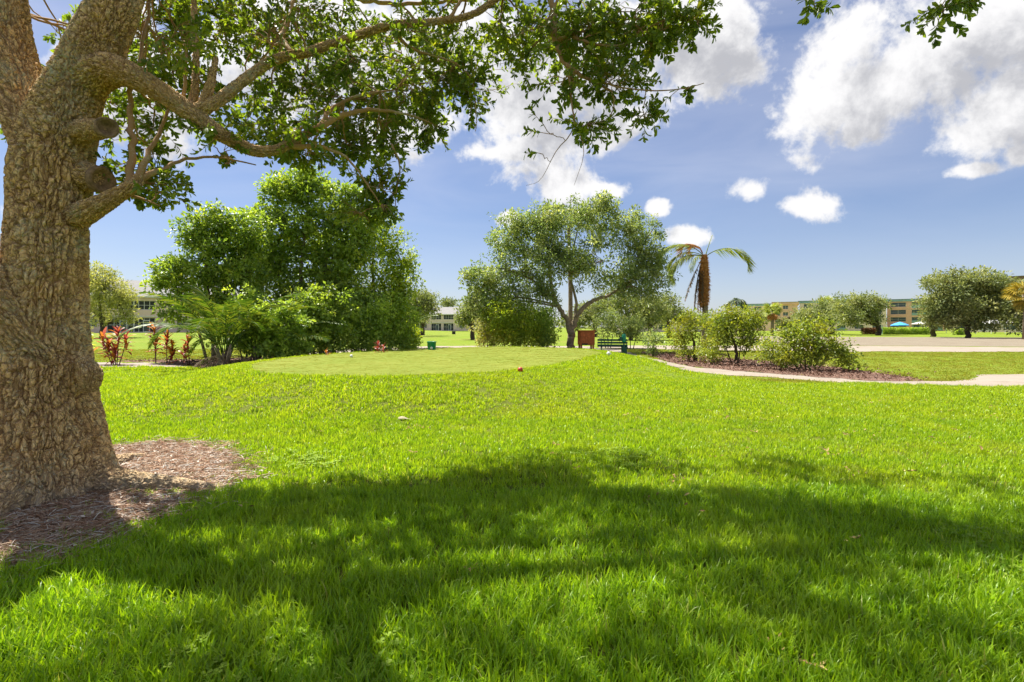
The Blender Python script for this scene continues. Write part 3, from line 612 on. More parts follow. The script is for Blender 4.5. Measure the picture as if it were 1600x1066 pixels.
    qq = (q + w * .05 + w2 * .018) / sc[:, None]
    f1, f2 = worley(qq * [20, 20, 5.5]); e = sstep(.03, .12, f2 - f1)
    g1, g2 = worley(qq * [46, 46, 26] + 3.3); e2 = sstep(.0, .4, g2 - g1)
    def furrow(k, o, w): return 1 - sstep(w * .25, w, np.abs(vnoise(qq * k + o) - .5) * 2)
    fa = np.maximum(furrow([19, 19, 2.4], 2., .17), .9 * furrow([30, 30, 4.0], 9., .15)); fb = furrow([40, 40, 10], 5., .2)
    lump = fbm(co * 3.1 + 4, 3) - .5; fine = fbm(co * 60., 3) - .5
    cr = np.maximum(fa, .75 * (1 - e))
    disp = sc * (.010 - .032 * cr - .009 * fb + .003 * (e2 - .5)) + .035 * lump * np.clip(rad / .3, .1, 1) + .009 * fine * sc
    co = co + no * disp[:, None]
    plate = 1 - np.clip(np.maximum(cr, .45 * fb), 0, 1)
    me.vertices.foreach_set('co', (co - B).astype(np.float32).ravel())
    a = me.attributes.new('plate', 'FLOAT', 'POINT'); a.data.foreach_set('value', plate.astype(np.float32)); a = me.attributes.new('grain', 'FLOAT_VECTOR', 'POINT'); a.data.foreach_set('vector', qq.astype(np.float32).ravel()); me.update()
    m = M('oak_bark'); at = m.n('ShaderNodeAttribute', attribute_name='plate').outputs['Fac']; P = m.pos()
    gq = m.n('ShaderNodeAttribute', attribute_name='grain').outputs['Vector']
    def gs(k): return m.n('ShaderNodeVectorMath', {0: gq, 1: k}, operation='MULTIPLY').outputs[0]
    c = m.ramp(m.noise(1, 6, .7, gs((26, 26, 10))), [(.30, (.58, .37, .175)), (.45, (.78, .50, .230)), (.58, (.84, .58, .285)), (.72, (.84, .72, .49))])
    c = m.mix(m.mr(m.noise(1, 4, .7, gs((90, 90, 22))), .35, .65, .12, 0), c, (.34, .19, .09))
    c = m.mix(m.mr(at, .02, .42, .6, 0), c, (.18, .09, .045))                 # inner bark in the fissures is darker and redder
    wq = m.n('ShaderNodeMixRGB', {0: .10, 1: gs((1, 1, 1)), 2: m.n('ShaderNodeTexNoise', {'Vector': gs((14, 14, 6)), 'Scale': 1., 'Detail': 3.}).outputs['Color']}).outputs[0]
    def crack(k, w):
        v = m.n('ShaderNodeTexVoronoi', {'Vector': m.n('ShaderNodeVectorMath', {0: wq, 1: k}, operation='MULTIPLY').outputs[0], 'Scale': 1.}, feature='DISTANCE_TO_EDGE'); return m.mr(v.outputs['Distance'], w * .35, w, 1, 0)
    ck = m.math('MAXIMUM', crack((26, 26, 6.5), .10), m.math('MULTIPLY', crack((52, 52, 17), .10), .6))
    c = m.mix(m.math('MULTIPLY', ck, .75), c, (.14, .072, .037))
    li = m.math('MULTIPLY', m.mr(m.noise(2.2, 5, .7, P), .48, .66, 0, .8), m.mr(m.noise(38, 3, .7, P), .45, .58, .1, 1))
    c = m.mix(li, c, (.46, .47, .33)); c = m.mix(m.mr(m.noise(1.3, 3, .5, P), .52, .72, 0, .45), c, (.58, .33, .11))
    c = m.mix(m.mr(m.noise(80, 2, .5, P), .64, .72, 0, .6), c, (.66, .64, .54))
    gz = m.n('ShaderNodeSeparateXYZ', {0: P}).outputs[2]; c = m.mix(m.math('MULTIPLY', m.mr(gz, .05, .32, .75, 0), m.mr(m.noise(9, 4, .7, P), .3, .6, .3, 1)), c, (.33, .29, .23))
    hb = m.math('ADD', m.math('MULTIPLY', m.noise(1, 6, .75, gs((70, 70, 18))), .65), m.math('MULTIPLY', m.noise(150, 4, .7, P), .35))
    hb = m.math('SUBTRACT', hb, m.math('MULTIPLY', ck, .8))
    bm = m.done(m.bsdf(c, .92, .12, m.bump(hb, .7, .014)))
    me.materials.clear(); me.materials.append(bm); trunk = link('trunk', me, None, t)
    # cut faces with their ring of callus
    cutm = plain('cut_wood', (.30, .20, .12), .95, .1, .5, 30, bump=.8)
    for (x, y, D, rr, dx, dy, dz) in ((166.5, 200, 4.30, .066, .66, -.66, -.1), (157.5, 281, 4.565, .092, .9, -.25, -.1)):
        gg = Geo(); a = np.linspace(0, 2 * PI, 20, endpoint=False); prof = [(1.25, -.03), (1.32, .02), (1.1, .035), (.85, .005), (.5, -.02), (.0, -.03)]
        gg.lathe([(p * rr, z) for p, z in prof], 20); V = np.vstack(gg.V); V += (vnoise(V * 40)[:, None] - .5) * .012 * [1, 1, 1]
        qd = Vector((dx, dy, dz)).to_track_quat('Z', 'Y').to_matrix().to_4x4(); o = link('cut_stub', mesh('cut_stub', V, gg.F), cutm, t)
        o.matrix_local = Matrix.Translation(Vector(W3(x, y, D) - B)) @ qd
    # thinner branches
    thin = [
        ((480, 210, 5.1, .04), (535, 180, 5.3, .028), (580, 172, 5.5, .02), (640, 180, 5.8, .012), (690, 200, 6.0, .006)),
        ((500, 200, 5.2, .03), (520, 170, 5.4, .02), (560, 150, 5.6, .015), (620, 140, 5.9, .008)),
        ((450, 228, 4.95, .03), (510, 232, 5.1, .018), (545, 250, 5.2, .012), (575, 290, 5.3, .008), (600, 330, 5.4, .004)),
        ((460, 82, 5.0, .03), (440, 60, 5.1, .022), (455, 20, 5.3, .018), (470, -50, 5.5, .015)),
        ((610, 40, 5.3, .025), (640, 75, 5.5, .016), (690, 90, 5.7, .012), (735, 120, 5.8, .008), (745, 190, 5.8, .005)),
        ((700, 33, 5.45, .02), (720, 0, 5.6, .018), (745, -60, 5.8, .015)),
        ((200, 292, 4.43, .04), (206, 240, 4.5, .028), (203, 180, 4.6, .024), (207, 130, 4.7, .02), (226, 50, 4.9, .016), (240, -40, 5.1, .012)),
        ((215, 284, 4.43, .035), (236, 236, 4.55, .02), (252, 200, 4.7, .016), (275, 150, 4.9, .012)),
        ((218, 282, 4.45, .03), (270, 255, 4.7, .016), (330, 245, 5.0, .012), (400, 258, 5.3, .006)),
        ((212, 288, 4.43, .03), (200, 300, 4.5, .02), (225, 312, 4.5, .01), (250, 322, 4.5, .005)),
        ((286, 152, 4.6, .018), (291, 105, 4.65, .012), (287, 62, 4.7, .009)),
        ((800, -20, 5.7, .034), (845, -40, 5.65, .034), (862, 10, 5.6, .033), (868, 60, 5.5, .031), (882, 100, 5.4, .026), (920, 124, 5.3, .018), (953, 142, 5.2, .012), (960, 165, 5.2, .007), (950, 190, 5.2, .004)),
        ((868, 66, 5.5, .024), (890, 56, 5.4, .018), (925, 68, 5.3, .014), (975, 70, 5.2, .010), (1030, 34, 5.1, .007), (1085, 30, 5.0, .004)),
        ((872, 80, 5.45, .02), (860, 30, 5.5, .015), (875, -10, 5.5, .012)),
        ((886, 106, 5.4, .016), (892, 150, 5.3, .010), (896, 200, 5.2, .006), (870, 235, 5.2, .004), (845, 280, 5.2, .002), (822, 290, 5.2, .0015)),
        ((905, 200, 5.2, .005), (912, 240, 5.2, .003), (897, 290, 5.2, .0015)),
        ((935, 130, 5.25, .010), (1000, 140, 4.95, .007), (1060, 140, 4.7, .005), (1100, 130, 4.6, .003)),
        ((612, 225, 5.6, .012), (625, 265, 5.7, .008), (618, 320, 5.7, .005), (632, 345, 5.7, .003)),
    ]
    world_l = [
        ([-3.55, 5.1, 5.9], [-2.2, 5.6, 6.6], [-.3, 5.9, 6.9], [1.6, 5.6, 7.0], [3.4, 5.0, 6.9]),
        ([-3.5, 5.0, 5.7], [-2.4, 3.6, 6.7], [-.8, 2.9, 7.2], [1.2, 2.8, 7.3], [3.4, 3.0, 7.0]),
        ([-3.6, 5.1, 5.8], [-3.0, 6.6, 6.2], [-2.0, 7.4, 6.2], [-.2, 7.6, 6.4], [1.8, 7.2, 6.4]),
        ([-5.0, 5.0, 5.4], [-6.0, 5.2, 6.4], [-7.4, 5.0, 7.0]), ([-3.5, 5.3, 6.6], [-3.8, 4.6, 7.6], [-4.6, 3.6, 8.2]),
        ([3.2, 4.4, 6.9], [3.7, 4.3, 5.8], [3.72, 4.25, 4.9], [3.55, 4.2, 4.2]), ([1.8, 4.0, 7.1], [2.5, 4.3, 5.9], [2.55, 4.4, 4.8], [2.6, 4.4, 4.25]),
    ]
    g = Geo(); SK = []; SR = []
    def add(P, R, seg=7):
        n = max(6, int(np.linalg.norm(np.diff(P, axis=0), axis=1).sum() / .08)); Q = crom(P, n); RR = np.interp(np.linspace(0, 1, n), np.linspace(0, 1, len(R)), R)
        Q[1:-1] += r.normal(0, 1, (n - 2, 3)) * np.minimum(.010, RR[1:-1, None] * .5); g.tube(Q - B, RR, seg); SK.append(Q); SR.append(RR)
    for l in thin: add(*limb(*l))
    for i, l in enumerate(world_l): add(np.array(l), np.linspace((.11, .09, .05, .09, .09, .03, .03)[i], (.02, .02, .01, .02, .02, .004, .004)[i], len(l)), 9)
    for Q, RR, *_ in S[:5] + S[9:11]: SK.append(Q[len(Q) // 2:]); SR.append(RR[len(RR) // 2:])
    # foliage masses: x, y, half sizes in the photo, depth, depth spread, leafy twigs
    vis = [(250, 60, 90, 70, 5.6, .5, 75), (170, 160, 40, 60, 5.9, .3, 14), (235, 210, 60, 50, 5.4, .4, 22), (225, 285, 60, 34, 4.9, .4, 22), (250, 300, 14, 20, 4.5, .1, 3), (340, 60, 90, 75, 6.2, .5, 75),
           (440, 40, 110, 60, 6.4, .5, 75), (560, 50, 90, 50, 6.8, .5, 50), (400, 150, 100, 60, 6.2, .5, 65), (350, 235, 60, 26, 5.4, .3, 24), (520, 150, 90, 60, 6.3, .5, 65), (620, 140, 60, 70, 6.6, .4, 50),
           (480, 240, 60, 22, 5.6, .3, 22), (590, 215, 70, 40, 6.2, .4, 45), (672, 190, 26, 45, 6.1, .2, 20), (590, 290, 38, 45, 5.6, .25, 30), (555, 335, 30, 30, 5.6, .2, 8), (690, 60, 60, 50, 6.3, .4, 38),
           (735, 130, 26, 60, 5.9, .2, 20), (742, 205, 14, 28, 5.8, .1, 5), (830, 60, 60, 60, 5.9, .4, 48), (910, 50, 80, 58, 5.5, .4, 70), (1000, 45, 65, 48, 5.2, .3, 45), (1080, 30, 32, 36, 5.0, .2, 16),
           (880, 125, 62, 36, 5.4, .3, 32), (965, 115, 60, 36, 5.2, .3, 34), (1075, 140, 34, 16, 4.65, .12, 10), (855, 205, 32, 30, 5.2, .2, 9), (915, 195, 42, 36, 5.2, .2, 14), (1008, 185, 18, 32, 5.1, .12, 7), (845, 240, 16, 20, 5.2, .1, 3),
           (1475, 18, 40, 26, 4.2, .15, 12), (1262, 2, 26, 8, 4.4, .1, 3), (100, 60, 26, 70, 6.4, .3, 18), (255, 60, 70, 50, 4.45, .2, 12), (420, 50, 80, 40, 4.8, .2, 13), (340, 215, 50, 24, 4.55, .12, 6), (560, 95, 60, 36, 5.0, .2, 12), (650, 50, 60, 34, 5.2, .2, 10), (470, 200, 50, 30, 4.9, .15, 9), (280, 150, 80, 60, 5.8, .4, 30), (200, 100, 50, 60, 6.0, .4, 24), (440, 215, 70, 26, 6.0, .4, 26), (540, 225, 50, 30, 6.0, .3, 22), (600, 320, 28, 26, 5.5, .2, 12), (655, 130, 60, 60, 6.0, .4, 26), (700, 130, 40, 50, 6.0, .3, 16), (780, 40, 50, 50, 6.2, .4, 22), (240, 240, 40, 40, 5.2, .3, 12), (12, 195, 14, 14, 6, .1, 2), (300, -70, 260, 60, 6.2, .8, 90), (760, -60, 260, 50, 6.0, .7, 70), (640, 100, 200, 60, 7.5, .7, 90), (880, 60, 110, 50, 7.1, .7, 60), (1040, 20, 60, 30, 6.8, .5, 18)]
    over = [(-1, 6.3, 7.0, 1.5, 1.0, .7, 105), (.9, 6.0, 7.2, 1.4, 1.0, .7, 95), (2.8, 5.8, 7.0, 1.2, 1.0, .6, 80), (-2.8, 6.6, 6.9, 1.2, .9, .7, 80), (-4.6, 5.2, 7.4, 1.6, 1.2, .9, 95), (-.2, 4.4, 7.5, 1.4, .9, .6, 60), (2.0, 4.2, 7.3, 1.2, .9, .5, 45),
            (-2.6, 4.5, 7.6, 1.3, .9, .6, 60), (3.9, 4.4, 7.0, 1.1, .9, .6, 45), (-6.9, 5.0, 7.2, 1.2, 1.2, .8, 55), (4.9, 5.9, 6.8, .9, .8, .5, 40), (-1.0, 5.2, 7.4, 1.2, .7, .4, 70), (-4.3, 5.0, 7.9, 1.2, .8, .5, 60), (-2.8, 5.3, 7.6, 1.1, .7, .5, 60), (.7, 4.9, 7.3, 1.0, .7, .4, 48), (-6.0, 4.2, 7.6, 1.0, .8, .5, 40), (2.4, 5.0, 7.2, .9, .6, .4, 36)]
    K = np.vstack(SK); KR = np.concatenate(SR)
    def attach(c):
        i = int(np.argmin(np.linalg.norm(K - c, axis=1) + .35 * np.maximum(0, c[2] - K[:, 2]))); return K[i], KR[i]
    near_p = []; far_p = []
    for li, L in enumerate(vis + over):
        isv = li < len(vis)
        if isv: c, rad, n = plobe(*L); n = int(n * 1.9)
        else: c, rad, n = np.array(L[:3]), np.array(L[3:6]), int(L[6] * 1.0)
        a, ar = attach(c); BR = []
        for q in range(max(1, min(4, n // 14))):
            e = c + rdir(1, r)[0] * rad * .6 * (q > 0); mid = (a + e) / 2 + r.normal(0, .10, 3) * np.linalg.norm(e - a) + [0, 0, -.05 * np.linalg.norm(e - a)]
            k = 12; Q = crom([a, mid, e], k); RR = np.linspace(min(.014, ar * .8), .004, k); Q[1:-1] += r.normal(0, .008, (k - 2, 3)); g.tube(Q - B, RR, 5, False); BR.append(Q[4:])
        BR = np.vstack(BR)
        u = rdir(n, r); C = c + u * r.random((n, 1)) ** .38 * rad; C = C[vnoise(C * 2.4 + 3) > .30] if isv else C[vnoise(C * 1.25 + 3) > .35]
        for e in C:
            j = int(np.argmin(np.linalg.norm(BR - e, axis=1) + r.random(len(BR)) * .12)); b = BR[j]; dv = e - b; ln = np.linalg.norm(dv)
            mid = (b + e) / 2 + r.normal(0, .10, 3) * ln + [0, 0, .06 * ln]; Q = crom([b, mid, e, e + unit(dv + [0, 0, -.15 * ln]) * .10], 7)
            if isv: g.tube(Q - B, np.linspace(.0042, .0014, 7), 4, False)
            k = int(r.integers(13, 23)) if isv else 20
            f = 1 - r.random(k) ** 1.6 * .75; tl = Q[-1] - Q[-3]; tl = tl / (np.linalg.norm(tl) + 1e-9); ix = f * 6; i0 = np.minimum(ix.astype(int), 5); p = Q[i0] + (Q[i0 + 1] - Q[i0]) * (ix - i0)[:, None]
            R = rdir(k, r); R -= (R @ tl)[:, None] * tl; R = unit(R); sp = .0 if isv else .30
            d = unit(R * .9 + tl * .75 + r.normal(0, .25, (k, 3)) + [0, 0, -.12]); nn = unit(tl * .7 - R * .3 + r.normal(0, .4, (k, 3)) + [0, 0, .5])
            S_ = r.uniform(.75, 1.25, k) * (.072 if isv else .105); cr = r.random(); row = np.c_[p + rdir(k, r) * sp * r.random((k, 1)), d, nn, S_, S_ * r.uniform(.36, .46, k), np.clip(cr * .55 + r.random(k) * .45, 0, 1)]
            (near_p if isv else far_p).append(row)
    link('branch', g.mesh('branch', True), bm, t)
    oak_leaf = leafmat('oak_leaf', [(0, (0.079, 0.128, 0.016)), (.5, (0.149, 0.216, 0.023)), (.85, (0.245, 0.296, 0.029)), (1, (0.403, 0.384, 0.039))], .5, .36, (1.5, 1.5, .55), .5)
    N_ = np.vstack(near_p); F_ = np.vstack(far_p)
    X = N_[:, :3]; dep = np.maximum(X[:, 1], .1); u = X[:, 0] / dep; v = (X[:, 2] - CAMH) / dep; ok = (np.abs(u) < .98) & (v < .63)
    size = np.where(ok, N_[:, 9] / dep * (1 - .5 * np.abs(unit(N_[:, 3:6])[:, 1])), 0); top = np.argsort(-size)[:300]; rest = np.setdiff1d(np.arange(len(N_)), top)
    R_ = N_[rest]; V1, F1, A1 = leaf_mesh(R_[:, :3] - B, R_[:, 3:6], R_[:, 6:9], R_[:, 9], R_[:, 10], R_[:, 11], True)
    V2, F2, A2 = leaf_mesh(F_[:, :3] - B, F_[:, 3:6], F_[:, 6:9], F_[:, 9], F_[:, 10], F_[:, 11])
    crown = link('crown', mesh('crown', np.vstack([V1, V2]), F1 + [F2 + len(V1)], {'rnd': np.concatenate([A1, A2])}), oak_leaf, t, kind='stuff')
    unitleaf = []
    for k in range(6):
        V, F, A = leaf_mesh(np.zeros((1, 3)), np.array([[0, 1., 0]]), np.array([[0, 0, 1.]]), [1.], [.42], np.array([k / 5]), True); unitleaf.append(mesh('leaf', V, F, {'rnd': A})); unitleaf[-1].materials.append(oak_leaf)
    for i in top:
        q = N_[i]; d = q[3:6] / np.linalg.norm(q[3:6]); s = np.cross(d, q[6:9]); s /= np.linalg.norm(s); nn = np.cross(s, d); S_ = q[9]
        o = link('leaf', unitleaf[min(5, int(q[11] * 6))], None, crown); mt = Matrix(np.c_[s * S_, d * S_, nn * S_].tolist()).to_4x4(); mt.translation = Vector(q[:3] - B); o.matrix_local = mt
build_oak()
# ---------------------------------------------------------------- foliage materials
LM = {
    'fresh': leafmat('leaf_fresh_green', [(0, (0.099, 0.170, 0.035)), (.5, (0.232, 0.341, 0.055)), (.85, (0.384, 0.474, 0.077)), (1, (0.598, 0.585, 0.103))], 0.48, .35, (1.3, 1.25, .5), .5),
    'deep': leafmat('leaf_deep_green', [(0, (0.135, 0.227, 0.052)), (.5, (0.295, 0.426, 0.074)), (.9, (0.526, 0.652, 0.104)), (1, (0.801, 0.823, 0.156))], 0.44, .35, (1.3, 1.25, .5), .5),
    'yellow': leafmat('leaf_yellow_green', [(0, (0.118, 0.195, 0.022)), (.5, (0.273, 0.392, 0.039)), (.85, (0.491, 0.562, 0.055)), (1, (0.724, 0.680, 0.065))], 0.50, .4, (1.3, 1.2, .45), .4),
    'oak': leafmat('leaf_live_oak', [(0, (0.115, 0.180, 0.069)), (.5, (0.239, 0.316, 0.111)), (.85, (0.424, 0.481, 0.173)), (1, (0.694, 0.653, 0.301))], 0.40, .4, (1.2, 1.2, .6), .4, .3, (.20, .19, .04), .9),
    'far': leafmat('leaf_far_oak', [(0, (0.121, 0.163, 0.065)), (.5, (0.230, 0.274, 0.099)), (1, (0.438, 0.431, 0.161))], 0.35, .5, (1.2, 1.2, .6), .3, .35, (.16, .14, .05), .35),
    'pale': leafmat('leaf_pale_olive', [(0, (0.193, 0.223, 0.082)), (.5, (0.362, 0.383, 0.122)), (1, (0.621, 0.594, 0.230))], 0.45, .5, (1.2, 1.15, .6), .3),
    'shrub': leafmat('leaf_shrub_yellowish', [(0, (0.093, 0.145, 0.024)), (.45, (0.199, 0.267, 0.036)), (.8, (0.350, 0.402, 0.045)), (1, (0.582, 0.557, 0.072))], 0.46, .4, (1.25, 1.2, .45), .45, .65, (.27, .25, .02), .9),
}
def wp(x, y, D): return W3(x, y, D)
def base_of(x, D): return ((x - 800) / 800 * D, D)
def G(x, D): b = base_of(x, D); return np.array([b[0], b[1], z1(*b) - .08])

# ---------------------------------------------------------------- the thicket left of the tee
D = 24.5
tree('broadleaf_tree', 'tallest fresh green broadleaf tree rising from the middle of the thicket', 'tree', base_of(475, D),
     [[(G(475, D), .16), (wp(478, 500, D), .13), (wp(470, 430, D), .10), (wp(478, 350, D), .07), (wp(485, 290, D), .03)], [(G(500, D), .10), (wp(505, 470, D), .08), (wp(515, 380, D), .05), (wp(540, 310, D), .03)], [(G(455, D), .09), (wp(440, 460, D), .07), (wp(425, 380, D), .04)]],
     [plobe(450, 300, 40, 30, D, .9, 60), plobe(488, 290, 34, 30, D, .9, 55), plobe(420, 345, 40, 35, D, 1., 60), plobe(470, 360, 60, 45, D, 1.3, 110), plobe(535, 345, 50, 45, D, 1.2, 80), plobe(440, 415, 60, 45, D, 1.2, 75), plobe(520, 420, 55, 45, D, 1.2, 70), plobe(480, 470, 80, 40, D, 1.2, 80), plobe(540, 300, 30, 30, D, .7, 26), plobe(400, 400, 40, 50, D, 1., 60), plobe(500, 400, 60, 50, D + 1, 1.2, 80), plobe(560, 380, 40, 50, D, 1., 50), plobe(440, 480, 60, 40, D, 1., 60), plobe(550, 470, 50, 40, D, 1., 60)],
     (20, .27, .20, .10), LM['fresh'], seed=1, gap=.41, limb_r=.05)
D = 22.5
tree('broadleaf_tree', 'spreading leafy tree behind the arching palm at the thicket edge by the red plants', 'tree', base_of(335, D),
     [[(G(335, D), .13), (wp(332, 500, D), .11), (wp(322, 420, D), .08), (wp(335, 350, D), .04)], [(G(350, D), .09), (wp(372, 470, D), .07), (wp(385, 390, D), .04)], [(G(325, D), .08), (wp(300, 490, D), .06), (wp(270, 440, D), .035)]],
     [plobe(335, 342, 34, 22, D, .8, 38), plobe(300, 370, 36, 28, D, .8, 45), plobe(350, 380, 55, 34, D, 1.1, 80), plobe(390, 360, 34, 34, D, .9, 45), plobe(275, 420, 34, 24, D, .8, 34), plobe(320, 430, 60, 36, D, 1.1, 75), plobe(255, 440, 26, 14, D, .6, 18), plobe(385, 430, 45, 40, D, 1., 60), plobe(300, 480, 55, 34, D, 1., 55), plobe(370, 490, 60, 40, D, 1., 70)],
     (20, .26, .19, .095), LM['fresh'], seed=2, gap=.41, limb_r=.04)
D = 26
tree('broadleaf_tree', 'yellow tinged thin leaved tree at the sandy end of the thicket', 'tree', base_of(592, D),
     [[(G(592, D), .14), (wp(590, 490, D), .11), (wp(582, 420, D), .08), (wp(592, 340, D), .04)], [(G(605, D), .09), (wp(618, 480, D), .07), (wp(628, 410, D), .04)]],
     [plobe(585, 345, 40, 36, D, 1., 42), plobe(615, 390, 34, 40, D, 1., 44), plobe(560, 400, 40, 40, D, 1., 55), plobe(625, 440, 32, 34, D, 1., 45), plobe(575, 455, 60, 36, D, 1.2, 75), plobe(640, 410, 18, 22, D, .6, 14), plobe(620, 480, 30, 30, D, 1., 36)],
     (24, .34, .16, .08), LM['yellow'], seed=3, gap=.42, limb_r=.045)
for i, (x, y, rx, ry, D, n, mt, lab) in enumerate([
        (440, 520, 45, 44, 20.3, 150, 'deep', 'glossy dark shrub beside the arching palm in the thicket'), (505, 505, 55, 56, 21.8, 190, 'fresh', 'bright glossy shrub in front of the tallest thicket tree'),
        (565, 505, 46, 50, 23.8, 160, 'deep', 'dense round shrub with glossy leaves beside the red plants at the tee'), (612, 505, 42, 48, 25.6, 140, 'deep', 'dark rounded shrub at the end of the thicket facing the green bucket'),
        (640, 530, 16, 24, 27.0, 45, 'yellow', 'low bush closing the thicket next to the grey post'), (385, 500, 36, 52, 21.0, 85, 'deep', 'shaded shrub wedged between palm and thicket trees')]):
    b = base_of(x, D); zc = wp(x, y, D)
    tree('shrub', lab, 'shrub', b, [[(G(x + dx * .3, D), .04), (wp(x + dx, y, D), .02)] for dx in (-.5 * rx, 0, .5 * rx)],
         [plobe(x, y - ry * .25, rx, ry * .8, D, 1.1, n), plobe(x, y + ry * .45, rx * 1.0, ry * .55, D - .2, 1.0, n // 2)], (22, .24, .15, .08), LM[mt], bark_dark, 'shrubs of the thicket beside the tee', 30 + i, .40, .025)
# ---------------------------------------------------------------- palms
def frond_mesh(name, L, arch, droop, nl, ll, lw, seed, hang=.5, start=.18, rad=.022, jit=.12):
    """rachis leaves the origin along +X, bends down; leaflets in two ranks; returns mesh"""
    r = np.random.default_rng(seed); n = 18; ang = arch; P = [np.zeros(3)]
    for i in range(n - 1):
        P.append(P[-1] + L / (n - 1) * np.array([math.cos(ang), 0, math.sin(ang)])); ang -= droop * (.5 + 1.2 * i / n) / n * 2
    P = np.array(P); g = Geo(); g.tube(P, np.linspace(rad, rad * .2, n), 5, False); T, N, Bn = frames(P); k = g.n; V = []; F = []; A = [.5] * k
    for i in range(nl):
        f = start + (1 - start) * (i + r.random() * .6) / nl; x = f * (n - 1); i0 = min(int(x), n - 2); p = P[i0] + (P[i0 + 1] - P[i0]) * (x - i0); t = T[i0]
        for s in (-1, 1):
            l = ll * (.45 + .75 * math.sin(PI * min(1, .12 + .86 * f))) * r.uniform(.8, 1.15); d = unit(np.array([0, s, 0]) * (.9 - .3 * hang) + t * .65 + r.normal(0, jit, 3)); w = np.cross(d, [0, 0, 1.]); w = w / (np.linalg.norm(w) + 1e-9)
            a = p + d * l * .45 - np.array([0, 0, hang * .18 * l]); e = p + d * l * (.9 - .35 * hang) - np.array([0, 0, hang * l * .75]); ww = lw * .5
            V += [p - w * ww * .5, p + w * ww * .5, a - w * ww, a + w * ww, e]; F += [[k, k + 1, k + 3, k + 2]]; F += [[k + 2, k + 3, k + 4, k + 4]]; A += [r.random()] * 5; k += 5
    Q = np.array(F); quads = Q[::2]; tris = Q[1::2][:, :3]
    return mesh(name, np.vstack(g.V + [np.array(V)]), g.F + [quads, tris], {'rnd': np.array(A)})
pm_green = leafmat('palm_green', [(0, (0.110, 0.167, 0.022)), (.6, (0.246, 0.304, 0.037)), (1, (0.493, 0.469, 0.077))], .35, .35, (1.2, 1.2, .5), .5)
pm_lime = leafmat('palm_lime', [(0, (0.037, 0.080, 0.013)), (.5, (0.087, 0.161, 0.022)), (1, (0.220, 0.241, 0.041))], .38, .35, (1.25, 1.2, .45), .2)
pm_blue = leafmat('palm_blue_green', [(0, (.05, .08, .04)), (1, (.13, .17, .08))], .25, .4, (1.1, 1.1, .7), .4)
pm_brown = leafmat('palm_dead_orange', [(0, (0.208, 0.090, 0.033)), (.5, (0.416, 0.188, 0.058)), (1, (0.640, 0.330, 0.117))], .2, .8, (1, 1, 1), .1)
pm_grey = leafmat('palm_dead_grey', [(0, (0.137, 0.095, 0.064)), (.6, (0.242, 0.177, 0.125)), (1, (0.339, 0.271, 0.207))], .2, .85, (1, 1, 1), .1)
palm_bark = plain('palm_trunk_bark', (.24, .19, .14), .95, .1, .5, 12, bump=.8)
def place(o, loc, az, tilt=0., roll=0., s=1.):
    o.matrix_local = Matrix.Translation(Vector(loc)) @ Matrix.Rotation(az, 4, 'Z') @ Matrix.Rotation(-tilt, 4, 'Y') @ Matrix.Rotation(roll, 4, 'X') @ Matrix.Scale(s, 4)
def fix(me, mat):
    me.materials.append(mat); return me
r = np.random.default_rng(8)
arch_m = [fix(frond_mesh('frond', 2.8, .15, .55 + .22 * k, 46, .42, .032, 60 + k, .22, .2, .02), pm_lime) for k in range(4)]
dead_m = [fix(frond_mesh('dead_frond', 1.5, .1, 1.2, 26, .34, .03, 70 + k, .8), pm_grey) for k in range(2)]
def arching_palm(x, D, n, s, label, stem_h, seed):
    r = np.random.default_rng(seed); b = base_of(x, D); t = thing('arching_palm', label, 'palm', (b[0], b[1], z1(*b) - .05)); g = Geo()
    for k in range(5):
        a = k * 1.256 + r.random(); p = np.array([.25 * math.cos(a), .25 * math.sin(a), 0]); g.tube([p * .4, p * .8 + [0, 0, stem_h * .5], p * 1.4 + [0, 0, stem_h * r.uniform(.8, 1.2)]], [.06, .05, .04], 7)
    g.obj('stem', palm_bark, t, True)
    for k in range(n):
        az = k * 2.399 + r.normal(0, .2); tl = .3 + 1.1 * r.random() ** .7; o = link('frond', arch_m[k % 4], None, t); place(o, (.25 * math.cos(az), .25 * math.sin(az), stem_h * r.uniform(.6, 1.1)), az, tl, r.normal(0, .15), s * r.uniform(.75, 1.15))
    for k in range(n // 3):
        az = k * 2.1 + r.random(); o = link('dead_frond', dead_m[k % 2], None, t); place(o, (.2 * math.cos(az), .2 * math.sin(az), .25 + .3 * r.random()), az, r.uniform(-.2, .1), 0, s * r.uniform(.7, 1.))
    return t
arching_palm(350, 18.9, 34, 1.05, 'clump palm with long arching feathery fronds at the thicket edge', .9, 4)
arching_palm(405, 20.0, 22, 1.0, 'smaller shaded clump palm between the arching palm and dark shrub', .7, 9)
arching_palm(632, 26.6, 9, .55, 'small palm tucked into the end of the thicket above the grey post', 1.9, 12)

